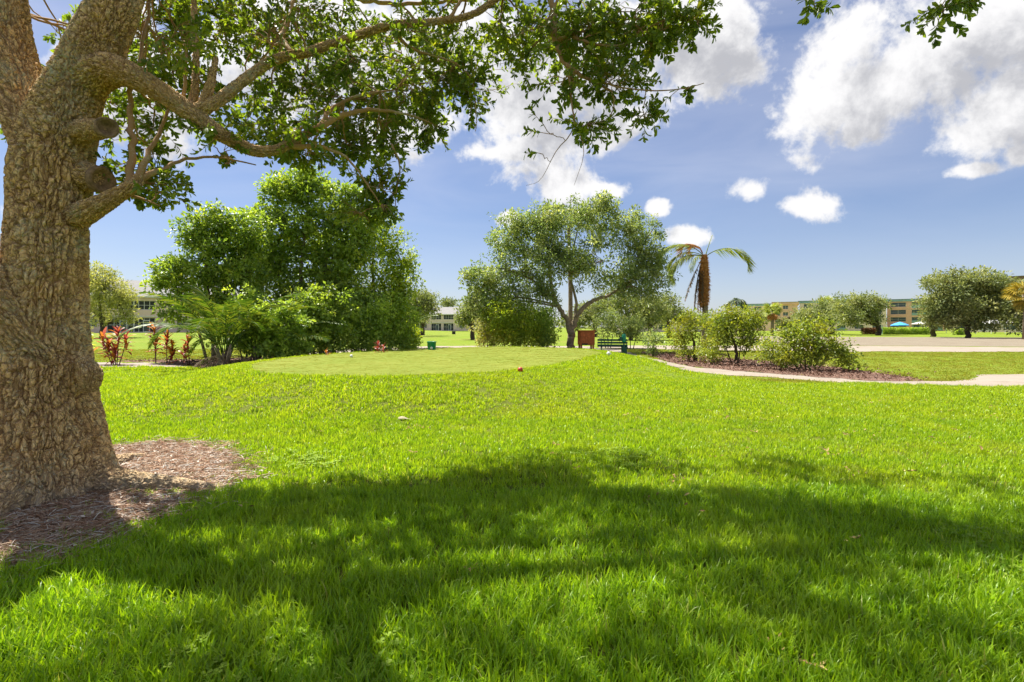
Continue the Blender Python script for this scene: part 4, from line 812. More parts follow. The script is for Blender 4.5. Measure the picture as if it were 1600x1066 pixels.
def queen_palm(name, label, x, ytop, D, fronds, mats, trunk_r, group=None):
    b = base_of(x, D); zt = W3(x, ytop, D)[2]; B = np.array([b[0], b[1], z1(*b) - .05]); t = thing(name, label, 'palm', B, group=group); h = zt - B[2]
    g = Geo(); n = 26; z = np.linspace(0, h, n); P = np.c_[.06 * np.sin(z * .5), .04 * np.cos(z * .7) - .04, z]; R = trunk_r * (1.15 - .35 * z / h) * (1 + .06 * (np.arange(n) % 2)); g.tube(P, R, 12); g.obj('trunk', palm_bark, t, True)
    for (mk, az, tl, s, dz) in fronds:
        o = link('dead_frond' if mk.startswith('d') else 'frond', mats[mk], None, t); place(o, (P[-1][0] + (.14 if mk == 'ds' else .12) * math.cos(az), P[-1][1] + (.14 if mk == 'ds' else .12) * math.sin(az), h + dz), az, tl, r.normal(0, .1), s)
    return t, h
FM = {'g': fix(frond_mesh('frond', 3.4, .0, 1.35, 70, .8, .035, 80, 1.0, .15, .03), pm_green), 'g2': fix(frond_mesh('frond', 3.0, .0, 1.3, 60, .75, .035, 81, .9, .15, .03), pm_green),
      'db': fix(frond_mesh('dead_frond', 2.2, .0, 2.3, 46, .5, .03, 82, .9, .15, .025), pm_brown), 'dg': fix(frond_mesh('dead_frond', 3.2, .0, .12, 80, .40, .05, 83, .15, .25, .035), pm_grey),
      'ds': fix(frond_mesh('dead_frond', 3.2, .0, .02, 80, .36, .035, 84, .2, .03, .04, .3), pm_brown), 's': fix(frond_mesh('spear_frond', 1.2, .0, .05, 6, .12, .03, 85, .1, .5, .03), pm_green),
      'b': fix(frond_mesh('frond', 2.4, .0, 1.8, 44, .6, .05, 86, .8, .15, .03), pm_blue), 'y': fix(frond_mesh('frond', 2.4, .0, 1.7, 40, .6, .06, 87, .8, .15, .03), pm_lime)}
sick = [('g', PI * 1.05, .2, .95, -.1), ('g2', PI * .85, .25, 1.0, -.1), ('g', PI * 1.0, .75, 1.05, 0), ('g2', PI * .93, .45, .95, -.05), ('g', .05, .62, 1.05, -.1), ('db', PI * .95, 1.2, 1.1, .05), ('db', PI * 1.1, 1.25, .8, .05), ('s', .4, 1.2, 1.2, 0),
        ('dg', PI * 1.02, -1.08, .95, -.2), ('dg', PI * .98, -1.32, 1.05, -.2), ('dg', PI * .95, -1.33, 1.0, -.2), ('dg', PI * .9, -1.45, 1.1, -.2), ('dg', PI * 1.1, -1.44, 1.0, -.2), ('dg', PI * 1.0, -1.48, 1.05, -.1), ('g2', 1.9, .3, .6, -.1)]
rs = np.random.default_rng(31)
sick += [('ds', k * 2 * PI / 15 + rs.normal(0, .1), -1.54 + rs.uniform(-.03, .08), rs.uniform(.7, 1.2), -.05) for k in range(15)] + [('ds', k * 2 * PI / 9, -1.50, rs.uniform(.55, .85), .0) for k in range(9)]
queen_palm('queen_palm', 'ailing queen palm with an orange skirt of dead fronds behind the yellow shrubs', 1100, 398, 33, sick, FM, .17)
fr = [(('g', 'g2')[k % 2], k * 2.399, .25 + .9 * (k % 4) / 3, 1.0, 0) for k in range(13)] + [('s', 1., 1.5, 2.0, 0)]
queen_palm('queen_palm', 'healthy queen palm poking up behind the crown of the forked oak', 890, 352, 37, fr, FM, .15)
queen_palm('queen_palm', 'blue green palm far behind the yellow shrubs near the orange wing', 1150, 472, 95, [('b', k * 2.399, .1 + .9 * (k % 4) / 3, 1.15, 0) for k in range(14)], FM, .2)
# fan palms far behind
def fan_mesh(name, L, seed):
    r = np.random.default_rng(seed); g = Geo(); g.tube([[0, 0, 0], [L * .5, 0, .05]], [.02, .015], 4, False); V = []; F = []; A = [.5] * g.n; k = g.n
    for i in range(17):
        a = (i / 16 - .5) * 3.6; d = np.array([math.cos(a), math.sin(a), -.1 - .25 * abs(a)]); b = np.array([L * .5, 0, .05]); w = np.array([-math.sin(a), math.cos(a), 0]) * .035 * L; l = L * .62
        V += [b, b + d * l * .6 + w, b + d * l + [0, 0, -.12 * L], b + d * l * .6 - w]; F.append([k, k + 1, k + 2, k + 3]); A += [r.random()] * 4; k += 4
    return mesh(name, np.vstack(g.V + [np.array(V)]), g.F + [np.array(F)], {'rnd': np.array(A)})
fan_g = fix(fan_mesh('frond', 1.5, 1), pm_green); fan_d = fix(fan_mesh('dead_frond', 1.3, 2), pm_brown); fan_y = fix(fan_mesh('frond', 1.6, 3), leafmat('palm_gold', [(0, (.14, .15, .02)), (.5, (.34, .26, .03)), (1, (.48, .36, .06))], .35, .5, (1.1, 1, .5), .3))
for x, yt, D, mg, md_, lab in ((1207, 486, 90, fan_g, fan_d, 'cabbage palm with rusty dead fronds in front of the orange wing'), (1290, 473, 110, fan_g, fan_g, 'cabbage palm top rising between far trees under the teal roof edge'), (1600, 460, 62, fan_y, fan_y, 'golden leaved palm beside the broad oak on the bare ground'), (1205, 490, 120, fan_g, fan_d, 'second cabbage palm close to the orange wing, partly hidden')):
    b = base_of(x, D); B = np.array([b[0], b[1], z1(*b)]); zt = W3(x, yt, D)[2]; t = thing('cabbage_palm', lab, 'palm', B); g = Geo(); h = zt - B[2]; g.tube([[0, 0, -.05], [.1, 0, h * .5], [0, 0, h]], [.2, .17, .17], 9); g.obj('trunk', palm_bark, t, True)
    rr = np.random.default_rng(int(x + D)); s = 1.25
    for k in range(26):
        o = link('frond' if k < 18 else 'dead_frond', mg if k < 18 else md_, None, t); place(o, (0, 0, h), k * 2.399, (1.2 - 1.5 * k / 18) if k < 18 else -1.0 - .3 * rr.random(), 0, s * rr.uniform(.8, 1.1))

# ---------------------------------------------------------------- forked oak, bushes and background trees
D = 31
tree('forked_oak_tree', 'wide oak with a forked trunk standing beside the wooden cabinet and bench', 'tree', base_of(891, D),
     [[(G(891, D), .34), (wp(893, 525, D), .24), (wp(895, 510, D), .22), (wp(905, 488, D), .19), (wp(926, 470, D), .15), (wp(950, 462, D), .12), (wp(985, 440, D), .07)], [(wp(893, 525, D), .24), (wp(886, 500, D), .19), (wp(872, 478, D), .17), (wp(862, 450, D), .14), (wp(858, 410, D), .10), (wp(850, 360, D), .05)],
      [(wp(898, 505, D), .16), (wp(900, 470, D), .10), (wp(890, 420, D), .08), (wp(905, 350, D), .04)], [(wp(870, 475, D), .1), (wp(835, 440, D), .09), (wp(790, 420, D), .05)]],
     [plobe(805, 355, 38, 24, D, 1.3, 60), plobe(790, 385, 36, 26, D, 1.4, 55), plobe(850, 345, 40, 28, D, 1.5, 70), plobe(920, 335, 46, 32, D, 1.5, 80), plobe(945, 318, 22, 18, D, .9, 22), plobe(985, 360, 42, 34, D, 1.6, 75), plobe(1018, 362, 18, 22, D, .9, 20),
      plobe(1005, 405, 40, 34, D, 1.6, 75), plobe(1030, 430, 20, 26, D, 1., 26), plobe(760, 440, 38, 30, D, 1.5, 62), plobe(735, 430, 18, 12, D, .8, 14), plobe(815, 425, 60, 40, D, 2.2, 125), plobe(870, 395, 60, 45, D, 2.4, 135), plobe(935, 410, 62, 45, D, 2.4, 135), plobe(975, 445, 50, 28, D, 1.8, 66), plobe(790, 475, 45, 26, D, 1.6, 62), plobe(845, 460, 40, 22, D - 1, 1., 34), plobe(1010, 460, 26, 24, D, 1., 28), plobe(750, 470, 24, 28, D, 1.2, 34)],
     (24, .33, .19, .085), LM['oak'], plain('oak_limb_bark', (.27, .215, .14), .95, .1, .4, 8, bump=.6), seed=7, gap=.45, limb_r=.07)
for i, (x, y, rx, ry, D, n, mt, lab) in enumerate([
        (800, 505, 48, 40, 30.0, 190, 'yellow', 'yellow green bush under the left limb of the forked oak'), (848, 512, 30, 34, 31.2, 110, 'deep', 'dark bush leaning against the trunk of the forked oak'),
        (762, 512, 24, 30, 31.5, 70, 'pale', 'pale ragged bush at the sandy side of the forked oak'), (950, 505, 22, 22, 36, 40, 'oak', 'small bush behind the green bench'), (985, 512, 26, 20, 35, 46, 'oak', 'loose bush behind the ball washer post')]):
    tree('shrub', lab, 'shrub', base_of(x, D), [[(G(x + dx * .3, D), .04), (wp(x + dx, y, D), .02)] for dx in (-.5 * rx, 0, .5 * rx)],
         [plobe(x, y - ry * .2, rx, ry * .8, D, 1.2, n), plobe(x, y + ry * .5, rx * .95, ry * .5, D, 1.1, n // 2)], (22, .28, .15, .075), LM[mt], bark_dark, 'bushes around the forked oak', 50 + i, .42, .03)
# the shrubs in the bed beside the right-hand path
for i, (x, y0, D, lobes, lab) in enumerate([
        (1085, 563, 22.4, [(1085, 500, 34, 18, 45), (1062, 520, 24, 16, 30), (1100, 535, 38, 26, 62), (1120, 500, 26, 18, 32), (1072, 545, 26, 16, 28)], 'round yellow topped shrub beside the path in front of the ailing palm'),
        (1150, 570, 20.4, [(1120, 505, 26, 16, 40), (1150, 495, 34, 18, 55), (1178, 505, 22, 22, 38), (1135, 525, 36, 24, 66), (1170, 530, 24, 20, 36), (1110, 552, 22, 14, 26)], 'tall golden leaved shrub with a single dark trunk beside the path'),
        (1262, 579, 17.8, [(1240, 520, 36, 16, 42), (1275, 512, 30, 14, 32), (1225, 545, 40, 22, 56), (1275, 540, 42, 26, 76), (1312, 548, 26, 20, 30), (1330, 565, 14, 12, 10), (1245, 562, 40, 12, 30), (1205, 545, 20, 24, 24)], 'low many stemmed shrub with open twigs closest to the lawn edge')]):
    B = base_of(x, D); tr = [[(G(x, D), .09), (wp(x, y0 - 25, D), .07), (wp(x - 8, y0 - 50, D), .03)]] if i != 2 else []
    for dx in ((-22, 10) if i != 2 else (-45, -25, -8, 12, 30, 48)): tr.append([(G(x + dx * .25, D), .035), (wp(x + dx * .6, y0 - 20, D), .026), (wp(x + dx, y0 - 45, D), .014)])
    tree('garden_shrub', lab, 'shrub', B, tr, [plobe(a, b, c, d, D, .8, int(n * 1.05)) for a, b, c, d, n in lobes], (15, .19, .105, .055), LM['shrub'], bark_grey if i == 2 else bark_dark, 'shrubs in the bed beside the path', 60 + i, .44, .022)
tree('garden_shrub', 'tiny shrub alone on the mulch between bench and yellow shrubs', 'shrub', base_of(1021, 26), [[(G(1021, 26), .05), (wp(1021, 540, 26), .02)]], [plobe(1021, 530, 20, 12, 26, .5, 26), plobe(1020, 548, 10, 6, 26, .3, 10)], (14, .18, .11, .06), LM['oak'], bark_dark, 'shrubs in the bed beside the path', 64, .3, .02)
# trees farther off: x of trunk, depth, lobes, material, label
for i, (x, D, lobes, mt, lab, lf) in enumerate([
        (160, 55, [(150, 430, 26, 26, 60), (165, 450, 36, 26, 80), (185, 470, 28, 24, 60), (150, 490, 26, 22, 50), (195, 495, 16, 18, 22)], 'pale', 'pale feathery tree beside the two storey block behind the red plants', (22, .7, .28, .10)),
        (112, 60, [(110, 460, 30, 30, 50)], 'pale', 'pale tree hidden mostly by the big furrowed trunk', (20, .7, .28, .10)),
        (652, 80, [(650, 470, 26, 18, 70), (668, 482, 20, 16, 46), (640, 490, 22, 16, 40)], 'far', 'grey green oak between the thicket and the far pink block', (22, 1.0, .40, .17)),
        (660, 92, [(672, 465, 14, 12, 30), (655, 500, 18, 10, 24)], 'far', 'slim dark oak in front of the far pink block', (22, 1.0, .40, .17)),
        (700, 210, [(700, 475, 14, 8, 30)], 'far', 'distant tree showing above the roof of the far pink block', (18, 2., .9, .4)),
        (738, 60, [(735, 485, 22, 18, 60), (745, 465, 14, 14, 30), (725, 500, 12, 10, 18)], 'far', 'loose oak growing behind the forked oak on the sandy side', (22, .8, .32, .14)),
        (985, 58, [(975, 475, 36, 26, 90), (1020, 480, 30, 22, 70), (1000, 500, 34, 18, 60)], 'far', 'grey green oak standing behind the bench', (22, .8, .32, .14)),
        (1045, 70, [(1040, 478, 24, 22, 50), (1060, 495, 22, 14, 36)], 'far', 'smaller oak beyond the ailing palm beside the pinkish house', (20, .8, .36, .15)),
        (1300, 105, [(1290, 485, 30, 16, 60), (1262, 492, 24, 14, 40), (1320, 480, 30, 18, 60)], 'far', 'rounded oak in front of the teal edged roof', (22, 1.2, .5, .2)),
        (1373, 92, [(1345, 475, 32, 18, 80), (1364, 480, 20, 18, 50), (1318, 490, 26, 18, 50), (1340, 497, 40, 12, 50)], 'far', 'leaning oak with a slim trunk beside the pool hedge', (22, 1.0, .45, .18)),
        (1512, 70, [(1480, 440, 34, 18, 80), (1525, 440, 40, 20, 100), (1560, 455, 34, 22, 80), (1466, 468, 24, 18, 50), (1500, 475, 50, 26, 130), (1550, 485, 44, 26, 110), (1465, 495, 26, 16, 40), (1575, 480, 30, 24, 60), (1520, 505, 40, 12, 40)], 'far', 'broad dark oak standing beyond the bare ground', (24, .9, .38, .16)),
        (1610, 66, [(1600, 490, 40, 32, 90), (1640, 470, 40, 36, 80)], 'far', 'dense oak next to the golden palm', (24, .9, .38, .16)),
        (1235, 120, [(1228, 505, 16, 12, 30), (1248, 500, 14, 12, 26)], 'far', 'small tree against the orange wing', (18, 1.2, .5, .2)),
        (930, 78, [(925, 490, 30, 18, 70), (900, 500, 24, 12, 40), (945, 475, 22, 16, 40)], 'far', 'grey green tree seen behind the forked trunk', (22, 1.0, .40, .17)),
        (1015, 88, [(1010, 490, 30, 16, 60), (1040, 495, 24, 12, 40)], 'pale', 'pale tree behind the bench oak', (22, 1.0, .40, .17)),
        (1078, 105, [(1078, 500, 26, 12, 50)], 'far', 'low tree under the ailing palm beside the low house', (20, 1.1, .5, .2)),
        (795, 84, [(790, 490, 30, 16, 60), (830, 495, 24, 12, 40)], 'far', 'tree behind the yellow green bush of the forked oak', (22, 1.0, .40, .17)),
        (1175, 130, [(1172, 500, 24, 14, 46), (1190, 495, 14, 10, 20)], 'far', 'dark tree hiding the foot of the farthest wing', (20, 1.3, .55, .22)),
        (1270, 118, [(1262, 500, 22, 14, 44), (1285, 498, 18, 12, 30)], 'far', 'low tree in front of the teal edged wing', (20, 1.2, .5, .2)),
        (1458, 78, [(1458, 505, 14, 8, 18)], 'far', 'young slender tree between pool hedge and broad oak', (18, .6, .4, .16))]):
    tp = min(lobes, key=lambda q: abs(q[0] - x)); sx = x
    tr = [[(G(sx, D), .006 * D), (wp(sx, 512, D), .0048 * D), (wp((x + tp[0]) / 2, 495, D), .003 * D)], [(wp(sx, 512, D), .0042 * D), (wp(lobes[0][0], lobes[0][1] + 5, D), .0015 * D)], [(wp(sx, 510, D), .0038 * D), (wp(lobes[-1][0], lobes[-1][1], D), .0012 * D)]]
    tree('background_tree', lab, 'tree', base_of(sx, D), tr, [plobe(a, b, c, d, D, c / 800 * D * .9, n) for a, b, c, d, n in lobes], (lf[0], lf[1] * .78, lf[2], lf[3]), LM[mt], bark_dark, 'trees around the course', 80 + i, .43, .0018 * D, True, .8)
# far tree line that closes the horizon
rt = np.random.default_rng(90); n = 1500; az = rt.uniform(-PI, PI, n); rr_ = rt.uniform(330, 420, n); hh = 3 + 6.5 * vnoise(np.c_[az * 14, az * 3, 0 * az])
C = np.c_[np.sin(az) * rr_, np.cos(az) * rr_, hh * rt.random(n) ** .6]; p, d, nn, LL, WW, rn = cluster_leaves(C, 12, 3.4, 2.6, 1.7, rt)
V, F, A = leaf_mesh(p, d, nn, LL, WW, rn); link('distant_trees', mesh('distant_trees', V, F, {'rnd': A}, smooth=False), LM['far'], kind='stuff', label='low dark line of trees along the horizon', category='trees')

# ---------------------------------------------------------------- red-leaved plants
def lance(name, L, W_, bend):
    n = 6; P = []; a = .75
    x = np.zeros(3)
    for i in range(n + 1):
        P.append(x.copy()); x = x + L / n * np.array([math.cos(a), 0, math.sin(a)]); a -= bend / n
    P = np.array(P); w = W_ * np.sin(PI * np.clip(np.linspace(.06, 1, n + 1), 0, 1)) ** .7 * .5; V = []; F = []
    for i in range(n + 1): V += [P[i] + [0, -w[i], w[i] * .35], P[i], P[i] + [0, w[i], w[i] * .35]]
    for i in range(n): k = 3 * i; F += [[k, k + 3, k + 4, k + 1], [k + 1, k + 4, k + 5, k + 2]]
    return mesh(name, np.array(V), np.array(F), {'rnd': np.full(3 * n + 3, .5)})
tmats = [leafmat('ti_' + n_, [(0, c_), (1, tuple(x * 1.15 for x in c_))], .4, .35, (1.3, 1.05, .8), .5) for n_, c_ in (('crimson', (0.234, 0.037, 0.039)), ('orange', (0.450, 0.175, 0.028)), ('pink', (0.360, 0.106, 0.083)), ('bronze', (0.153, 0.075, 0.031)), ('gold', (0.495, 0.525, 0.022)))]
ti_leaf = {}
for i, mt in enumerate(tmats):
    for j in range(2): ti_leaf[(i, j)] = fix(lance('leaf', .42, .10, .6 + .8 * j), mt)
def ti_plant(x, y, label, heads, pal, s=1., group='red leaved plants along the bed', D=None):
    rr = np.random.default_rng(int(x)); p = gp(x, y) if D is None else G(x, D); t = thing('ti_plant', label, 'plant', p, group=group)
    for (dx, h, n) in heads:
        g = Geo(); top = np.array([dx, rr.normal(0, .1), h]); g.tube([[dx * .3, 0, -.03], [dx * .8, top[1] * .6, h * .6], top], [.02 * s, .016 * s, .012 * s], 6); g.obj('stem', bark_grey, t, True)
        n = int(n * 1.6)
        for k in range(n):
            f = k / n; o = link('leaf', ti_leaf[(pal[int(rr.integers(0, len(pal)))], k % 2)], None, t); place(o, top - [0, 0, f * .5 * s], k * 2.399 + rr.normal(0, .2), .75 - 1.25 * f + rr.normal(0, .12), rr.normal(0, .2), s * rr.uniform(.75, 1.2))
ti_plant(181, 570, 'crimson and orange ti plant clump next to the big furrowed trunk', [(-.25, .75, 16), (.15, 1.25, 16), (0, .55, 18), (.42, 1.0, 14), (-.5, 1.05, 12)], [0, 0, 2, 1], 1.0)
ti_plant(243, 568, 'tall ti plant with a single orange tipped head above bronze leaves', [(0, 1.42, 16), (.03, .85, 14)], [1, 1, 3, 0], .95)
ti_plant(262, 570, 'leaning ti plant with glowing orange crown and dark red skirt', [(-.1, 1.05, 18), (.12, .75, 16), (.1, .45, 10)], [1, 1, 0, 4], .95)
ti_plant(296, 571, 'coral pink ti plant half hidden by the arching palm', [(0, .95, 16), (-.15, .6, 12)], [2, 1, 0], .95)
ti_plant(140, 566, 'yellow leaved plant peeping out behind the big furrowed trunk', [(-.1, 1.3, 14), (.1, .9, 12)], [4, 4], .8)
ti_plant(592, 551, 'small red plant at the foot of the thicket facing the tee', [(0, .28, 12), (.2, .2, 8)], [0, 2], .6, 'red plants at the foot of the thicket')
ti_plant(508, 556, 'tiny orange red plant at the foot of the thicket facing the tee', [(0, .12, 8)], [1, 0], .45, 'red plants at the foot of the thicket')

# ---------------------------------------------------------------- bench, cabinet, ball washer, bucket, markers
green_paint = plain('dark_green_paint', (.012, .085, .055), .45, .4, .3, 5); wood_or = plain('stained_wood', (.55, .16, .045), .7, .25, .35, 7, bump=.4); concrete = plain('grey_concrete', (.42, .40, .36), .9, .2, .25, 9)
black = plain('black_plastic', (.015, .015, .016), .5, .4, .3, 6); white_p = plain('white_paint', (.75, .74, .70), .5, .4, .1, 6); teal_plastic = plain('green_plastic', (.008, .22, .115), .4, .45, .2, 5)
p = G(957, 28.2); p[2] = z1(p[0], p[1]); t = thing('park_bench', 'dark green slatted bench with concrete legs beside the wooden cabinet', 'bench', p, math.radians(-12))
for k in range(3): Geo().box((0, -.26 + .03 * k, .50 + .145 * k), (1.62, .035, .105), bev=.008).obj('back_slat', green_paint, t)
for k in range(4): Geo().box((0, -.17 + .125 * k, .435), (1.62, .10, .035), bev=.008).obj('seat_slat', green_paint, t)
for sx in (-.6, .6):
    Geo().box((sx, .02, .205), (.09, .46, .42), taper=.9).obj('leg', concrete, t); Geo().tube([[sx, -.245, .40], [sx, -.235, .56], [sx, -.165, .87]], [.022] * 3, 6).obj('back_support', green_paint, t)
p = G(916, 30.2); p[2] = z1(p[0], p[1]); t = thing('wooden_cabinet', 'orange brown wooden cabinet on legs beside the forked trunk', 'cabinet', p, math.radians(8))
for sx in (-.36, .36):
    for sy in (-.22, .22): Geo().box((sx, sy, .22), (.09, .09, .46)).obj('leg', wood_or, t)
for k in range(6): Geo().box((-.35 + .14 * k, -.27, .86), (.132, .03, .80), bev=.008).obj('plank', wood_or, t)
for k in range(4):
    for sx in (-.43, .43): Geo().box((sx, -.19 + .14 * k, .86), (.03, .132, .80), bev=.008).obj('plank', wood_or, t)
Geo().box((0, .28, .86), (.84, .03, .80)).obj('back_panel', wood_or, t); Geo().box((0, 0, 1.285), (.96, .66, .05), bev=.01).obj('top', wood_or, t); Geo().box((0, 0, .455), (.82, .5, .03)).obj('shelf', wood_or, t); Geo().box((-.17, -.289, .50), (.36, .02, .09)).obj('slot', black, t); Geo().box((0, -.289, 1.0), (.82, .018, .06)).obj('batten', wood_or, t)
p = G(975, 27.6); p[2] = z1(p[0], p[1]); t = thing('ball_washer', 'green ball washer on a post at the end of the bench', 'ball washer', p)
Geo().tube([[0, 0, -.05], [0, 0, .72]], [.035, .035], 10).obj('post', green_paint, t, True); Geo().lathe([(0, .68), (.09, .68), (.11, .72), (.11, 1.05), (.085, 1.10), (.05, 1.14), (.0, 1.15)], 14).obj('washer_body', teal_plastic, t, True); Geo().tube([[0, 0, 1.13], [0, 0, 1.28]], [.012, .012], 6).obj('plunger', black, t, True)
Geo().box((-.17, -.02, .88), (.16, .1, .2), bev=.02).obj('towel_box', green_paint, t); Geo().box((0, -.01, .22), (.26, .26, .42), taper=1.08, bev=.03).obj('litter_bin', green_paint, t)
p = gp(674.5, 547); t = thing('sand_bucket', 'bright green plastic bucket at the far edge of the tee', 'bucket', p)
Geo().lathe([(0, .0), (.165, .0), (.172, .02), (.195, .33), (.212, .335), (.212, .365), (.18, .365), (.165, .04), (0, .035)], 20).obj('bucket_shell', teal_plastic, t, True); Geo().tube([[.2 * math.cos(a), .2 * math.sin(a), .34 - .05 * math.sin(a)] for a in np.linspace(PI, 2 * PI, 9)], [.006] * 9, 5).obj('handle', black, t, True); Geo().lathe([(0, .028), (.055, .02), (.06, 0), (.05, -.01)], 14, (0, 0, 0)).obj('scoop_sign', white_p, t, True)
t.children[-1].matrix_local = Matrix.Translation((0.02, -.178, .09)) @ Matrix.Rotation(PI / 2, 4, 'X')
def marker(x, y, c, rad, label, name='tee_marker'):
    p = gp(x, y); t = thing(name, label, 'tee marker', p); mt = plain('marker_paint', c, .45, .4, .25, 8)
    Geo().lathe([(0, 2 * rad), (rad * .5, 1.87 * rad), (rad * .87, 1.5 * rad), (rad, rad), (rad * .87, .5 * rad), (rad * .5, .13 * rad), (0, 0)], 14).obj('marker_ball', mt, t, True); Geo().tube([[0, 0, -.08], [0, 0, .03]], [.008, .008], 6).obj('spike', black, t, True)
marker(813, 582, (.50, .055, .030), .062, 'red tee marker ball on the near edge of the tee'); marker(951, 556, (.75, .74, .7), .075, 'white tee marker ball near the bench'); marker(549, 559, (.75, .74, .7), .05, 'small white tee marker by the thicket side of the tee')
p = gp(632, 658); t = thing('fallen_leaf', 'curled dry palm boot lying on the slope below the tee', 'leaf', p); g = Geo(); n = 9
V = []; 
for i in range(n):
    f = i / (n - 1); w = .035 * math.sin(PI * (.1 + .85 * f)); V += [[-.1 + .2 * f, -w, .012 + .02 * math.sin(3 * f)], [-.1 + .2 * f, 0, .045 + .02 * math.sin(5 * f)], [-.1 + .2 * f, w, .02]]
g.add(V, [[3 * i, 3 * i + 3, 3 * i + 4, 3 * i + 1] for i in range(n - 1)] + [[3 * i + 1, 3 * i + 4, 3 * i + 5, 3 * i + 2] for i in range(n - 1)]); link('leaf_blade', mesh('leaf_blade', np.vstack(g.V), g.F), plain('dry_leaf', (.28, .25, .16), .8, .2, .3, 20), t)
p = gp(709, 522.5); t = thing('utility_box', 'small black box on the lawn before the far pink block', 'utility box', p); Geo().box((0, 0, .28), (.7, .5, .56), taper=.92, bev=.05).obj('housing', black, t); Geo().box((0, 0, .58), (.74, .54, .05), bev=.05).obj('lid', black, t)
p = G(648, 27.4); t = thing('wooden_post', 'grey weathered post at the end of the thicket', 'post', p); Geo().tube([[0, 0, -.1], [.01, 0, .6], [0, 0, 1.15]], [.09, .085, .08], 9).obj('shaft', plain('weathered_wood', (.30, .27, .19), .9, .1, .4, 10), t, True); Geo().lathe([(.09, 0), (.095, .03), (0, .05)], 9, (0, 0, 1.15)).obj('cap', concrete, t)

# ---------------------------------------------------------------- buildings
glass = M('window_glass'); glass = glass.done(glass.bsdf((.045, .075, .085), .15, .6)); screen = plain('dark_screen', (.030, .034, .034), .6, .3, .3, 2); frame_w = plain('white_frame', (.72, .71, .67), .5, .4, .1, 3)
def roofmat(name, c):
    m = M(name); P = m.obj(); w = m.n('ShaderNodeTexBrick', {'Vector': P, 'Scale': 1.6, 'Color1': (*[x * .9 for x in c], 1), 'Color2': (*c, 1), 'Mortar': (*[x * .7 for x in c], 1)}); return m.done(m.bsdf(m.mix(m.mr(m.noise(.7, 4, .6, P), .4, .7, 0, .3), w.outputs[0], tuple(x * 1.15 for x in c)), .9, .1))
shingle = roofmat('grey_shingles', (.24, .235, .23))
def stucco(name, c): return plain(name, c, .9, .15, .12, .7, bump=.1)
def window(t, x, z, w, h, y, mull=1, mat=glass, trim=frame_w, bars=0):
    o = Geo().box((x, y - .03, z), (w, .04, h)).obj('window', mat, t); g = Geo(); f = .07
    for s in (-1, 1): g.box((x + s * (w / 2 - f / 2), y - .07, z), (f, .05, h)); g.box((x, y - .072, z + s * (h / 2 - f / 2)), (w - 2 * f, .05, f))
    for k in range(mull): g.box((x - w / 2 + w * (k + 1) / (mull + 1), y - .068, z), (f, .045, h - 2 * f))
    for k in range(bars): g.box((x, y - .066, z - h / 2 + h * (k + 1) / (bars + 1)), (w - 2 * f, .04, f * .8))
    g.obj('window_frame', trim, o); return o
def facade(t, W_, H, openings, mat, y=0., depth=.22):
    """wall skin with real openings: openings (x0,x1,z0,z1) arranged on a shared grid of columns"""
    xs = sorted({-W_ / 2, W_ / 2, *[o[0] for o in openings], *[o[1] for o in openings]}); zs = sorted({0., H, *[o[2] for o in openings], *[o[3] for o in openings]}); g = Geo()
    for a, b in zip(xs[:-1], xs[1:]):
        run = None
        for c, d in zip(zs[:-1], zs[1:]):
            hole = any(o[0] <= a + 1e-6 and o[1] >= b - 1e-6 and o[2] <= c + 1e-6 and o[3] >= d - 1e-6 for o in openings)
            if not hole: run = (run[0], d) if run else (c, d)
            if (hole or d == zs[-1]) and run: g.box(((a + b) / 2, y - depth / 2, (run[0] + run[1]) / 2), (b - a, depth, run[1] - run[0])); run = None
    return g.obj('wall', mat, t)
def hip_roof(t, W_, Dp, z, h, mat, over=.6, ridge=None):
    x = W_ / 2 + over; y0, y1 = -over, Dp + over; rx = max(.3, x - (y1 - y0) / 2) if ridge is None else ridge; ym = (y0 + y1) / 2
    V = [(-x, y0, z), (x, y0, z), (x, y1, z), (-x, y1, z), (-rx, ym, z + h), (rx, ym, z + h), (-x, y0, z - .25), (x, y0, z - .25), (x, y1, z - .25), (-x, y1, z - .25)]
    o = Geo().add(V, [[0, 1, 5, 4], [2, 3, 4, 5], [9, 8, 7, 6]], [[1, 2, 5], [3, 0, 4]]).obj('roof', mat, t)
    Geo().add([V[i] for i in (0, 1, 2, 3, 6, 7, 8, 9)], [[4, 5, 1, 0], [5, 6, 2, 1], [6, 7, 3, 2], [7, 4, 0, 3]]).obj('fascia', frame_w, o); return o
def two_storey(x, D, W_, label, mat, rotz=0., bays=None, eave=5.6, rise=2.9, dep=12.):
    b = G(x, D); b[2] += .08; t = thing('apartment_block', label, 'building', b, rotz); ops = []; wins = []
    for (cx, w, kind) in bays:
        for f in (0, 1):
            if kind == 'p': q = (cx - w / 2, cx + w / 2, f * 2.85 + (.05 if f == 0 else .95), f * 2.85 + 2.5)
            else: q = (cx - w / 2, cx + w / 2, f * 2.85 + .95, f * 2.85 + 2.25)
            ops.append(q); wins.append((q, kind, f))
    # split rows so each opening column is unique
    facade(t, W_, eave, ops, mat); Geo().box((0, dep / 2 + .08, eave / 2), (W_, dep, eave)).obj('wall', mat, t)
    for (x0, x1, z0, z1_), kind, f in wins:
        window(t, (x0 + x1) / 2, (z0 + z1_) / 2, x1 - x0 - .02, z1_ - z0 - .02, .05, 3 if kind == 'p' else 1, screen if kind == 'p' else glass, frame_w, 1)
        if kind == 'p' and f == 0: Geo().box(((x0 + x1) / 2 + .3, -.08, 1.08), (.95, .06, 2.06)).obj('door', frame_w, t); Geo().box(((x0 + x1) / 2 + .3, -.12, 1.1), (.72, .04, 1.75)).obj('door_glass', glass, t.children[-1])
    Geo().box((0, -.25, 2.72), (W_ + .1, .10, .16)).obj('band', frame_w, t)
    hip_roof(t, W_, dep, eave, rise, shingle); return t
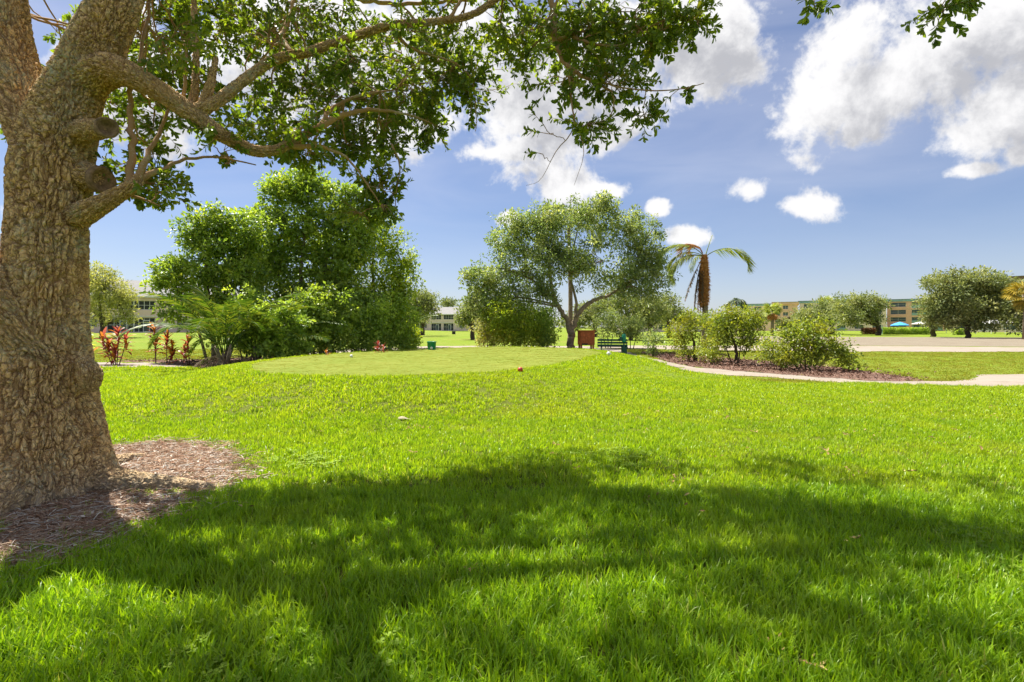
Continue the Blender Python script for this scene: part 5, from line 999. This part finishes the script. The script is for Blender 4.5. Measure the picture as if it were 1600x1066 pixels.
pink = stucco('pinkish_stucco', (.74, .56, .50)); pink2 = stucco('pale_pink_stucco', (.76, .60, .53)); orange = stucco('orange_stucco', (.84, .52, .36)); cream = stucco('cream_stucco', (.82, .68, .54)); teal = plain('teal_trim', (.28, .46, .43), .6, .3, .2, 1)
two_storey(215, 85, 36, 'pinkish two storey block with screened porches behind the red plants', pink, math.radians(33), [(-14, 3.2, 'p'), (-10, 1.6, 'w'), (-6, 1.6, 'w'), (-2.2, 3.6, 'p'), (.9, 3.0, 'p'), (6.5, 2.2, 'w'), (10.5, 3.4, 'p'), (14.5, 1.6, 'w')], 6.1, 3.0)
two_storey(690, 172, 36, 'far pale pink two storey block seen between thicket and forked oak', pink2, math.radians(-6), [(-15, 2.2, 'w'), (-10.5, 1.8, 'w'), (-6, 2.0, 'w'), (-1.8, 3.4, 'p'), (2.4, 3.4, 'p'), (7, 2.0, 'w'), (11, 2.2, 'w'), (15, 3.4, 'p')], 5.6, 2.6)
b = G(1040, 150); t = thing('low_house', 'low pinkish house with grey roof glimpsed behind the yellow shrubs', 'house', b); facade(t, 24, 3.2, [(-9, -7, .9, 2.2), (-2, 1, .9, 2.2), (5, 8, .9, 2.2)], pink2); Geo().box((0, 5.08, 1.6), (24, 10, 3.2)).obj('wall', pink2, t); hip_roof(t, 24, 10, 3.2, 3.2, shingle)
for x0 in (-8, -.5, 6.5): window(t, x0, 1.55, 1.98 if x0 == -8 else 2.98, 1.28, .05)
def four_storey(name, label, xl, xr, D, ytop, bays, mat, rotz=0., dep=16., trim=teal, roof_c=None):
    cx = (xl + xr) / 2; b = G(cx, D); b[2] += .08; W_ = math.hypot(b[0], D) * (math.atan((xr - 800) / 800) - math.atan((xl - 800) / 800)); rotz = -math.atan2(b[0], D); t = thing(name, label, 'building', b, rotz); H = W3(cx, ytop, D)[2] - b[2]; fl = (H - .9) / 4; ops = []; wins = []
    for (f0, f1, kind) in bays:
        for k in range(4):
            q = (-W_ / 2 + W_ * f0, -W_ / 2 + W_ * f1, k * fl + (.75 if kind == 'w' else .25), k * fl + fl - .35); ops.append(q); wins.append((q, kind))
    facade(t, W_, H - .9, ops, mat, 0., .3); Geo().box((0, dep / 2 + .1, (H - .9) / 2), (W_, dep, H - .9)).obj('wall', mat, t)
    for (x0, x1, z0, z1_), kind in wins:
        o = window(t, (x0 + x1) / 2, (z0 + z1_) / 2, x1 - x0 - .02, z1_ - z0 - .02, .06, max(1, int((x1 - x0) / 1.9) - 1) if x1 - x0 > 2.5 else 1, glass, trim if kind == 'p' else frame_w, 1)
        if kind == 'p': Geo().box(((x0 + x1) / 2, -.36, z0 + .45), (x1 - x0, .08, .9)).obj('balcony_rail', teal if trim is teal else frame_w, t)
    Geo().box((0, dep / 2 - .1, H - .5), (W_ + .9, dep + .9, .8)).obj('parapet', roof_c or teal, t); Geo().box((0, dep / 2 - .1, H - .05), (W_ + 1.1, dep + 1.1, .14)).obj('roof', shingle, t); return t
teal_l = plain('pale_teal_panel', (.34, .50, .47), .6, .3, .15, 1)
four_storey('condominium', 'orange four storey condominium with teal roof edge behind the pool hedge', 1385, 1475, 190, 467, [(.06, .34, 'w'), (.44, .72, 'p'), (.74, .97, 'p')], orange)
four_storey('condominium', 'long teal edged condominium wing rising behind the rounded oaks', 1247, 1382, 196, 469, [(.05, .15, 'w'), (.25, .35, 'w'), (.45, .55, 'p'), (.65, .75, 'w'), (.85, .95, 'w')], cream)
four_storey('condominium', 'bright orange end wing behind the cabbage palms', 1208, 1246, 182, 472, [(.08, .30, 'w'), (.40, .62, 'w')], orange, 0., 14., teal, orange)
four_storey('condominium', 'low grey roofed wing farthest along the row behind the yellow shrubs', 1150, 1207, 205, 475, [(.1, .3, 'w'), (.5, .7, 'w')], cream, 0., 14.)
four_storey('condominium', 'tall brown roofed condominium directly behind the broad oak', 1480, 1680, 140, 432, [(.06, .16, 'w'), (.24, .34, 'p'), (.44, .54, 'w'), (.64, .74, 'p'), (.84, .94, 'w')], cream, 0., 16., frame_w, plain('brown_roof_edge', (.22, .13, .09), .8, .2, .2, 1))
# pool terrace: hedges, parasol, canopies
hedge_l = LM['deep']; red_l = leafmat('leaf_red_hedge', [(0, (.10, .035, .02)), (1, (.26, .12, .05))], .25)
for (x0, x1, D, h, mt, lab) in ((1376, 1452, 100, 1.35, hedge_l, 'long clipped dark hedge in front of the pool terrace'), (1347, 1371, 101, 1.25, red_l, 'clipped reddish hedge beside the leaning oak'), (1490, 1506, 96, 1.1, hedge_l, 'short clipped hedge at the trunk of the broad oak')):
    Xa, Xb = (x0 - 800) / 800 * D, (x1 - 800) / 800 * D; c = np.array([(Xa + Xb) / 2, D, z1((Xa + Xb) / 2, D)]); t = thing('clipped_hedge', lab, 'hedge', c); n = int((Xb - Xa) * 800); rr = np.random.default_rng(int(x0))
    q = np.c_[rr.uniform(-(Xb - Xa) / 2, (Xb - Xa) / 2, n), rr.uniform(-.5, .5, n), rr.uniform(.02, h, n)]; V, F, A = leaf_mesh(q, unit(q * [0, 1, .6] + rr.normal(0, .6, (n, 3))), unit(rr.normal(0, .6, (n, 3)) + [0, 0, 1]), np.full(n, .2), np.full(n, .12), rr.random(n)); link('foliage', mesh('foliage', V, F, {'rnd': A}, smooth=False), mt, t, kind='stuff')
    g = Geo()
    for k in range(int((Xb - Xa) / .8) + 1): g.tube([[-(Xb - Xa) / 2 + .8 * k, 0, -.05], [-(Xb - Xa) / 2 + .8 * k, 0, h * .8]], [.03, .02], 5)
    g.obj('stem', bark_dark, t)
b = G(1406, 118); t = thing('pool_parasol', 'bright blue parasol open on the pool terrace', 'parasol', b); Geo().tube([[0, 0, 0], [0, 0, 2.75]], [.03, .03], 8).obj('pole', frame_w, t); Geo().lathe([(0, 2.75), (.9, 2.45), (1.8, 2.0), (1.8, 1.85), (1.75, 1.98), (0, 2.7)], 8).obj('canopy', plain('blue_canvas', (.06, .30, .62), .8, .2, .1, 3), t); Geo().lathe([(0, .0), (.3, 0), (.3, .08), (0, .1)], 12).obj('base', concrete, t)
for x, D, w, lab in ((1452, 122, 5.0, 'white pool canopy beside the blue parasol'), (1560, 112, 6.5, 'white canopy glimpsed through the broad oak')):
    b = G(x, D); t = thing('white_canopy', lab, 'canopy', b)
    for sx in (-1, 1):
        for sy in (-1, 1): Geo().tube([[sx * w / 2, sy * 1.8, 0], [sx * w / 2, sy * 1.8, 2.3]], [.05, .05], 6).obj('post', frame_w, t)
    hip = [(-w / 2 - .3, -2.1, 2.3), (w / 2 + .3, -2.1, 2.3), (w / 2 + .3, 2.1, 2.3), (-w / 2 - .3, 2.1, 2.3), (-w / 5, 0, 3.1), (w / 5, 0, 3.1)]; Geo().add(hip, [[0, 1, 5, 4], [2, 3, 4, 5]], [[1, 2, 5], [3, 0, 4]]).obj('canvas_roof', frame_w, t)
b = G(1378.5, 99); t = thing('pole_sign', 'thin green pole standing at the end of the pool hedge', 'pole', b); Geo().tube([[0, 0, -.05], [0, 0, 1.7]], [.05, .05], 7).obj('shaft', teal, t); Geo().box((0, 0, 1.75), (.16, .16, .1)).obj('cap', teal, t)
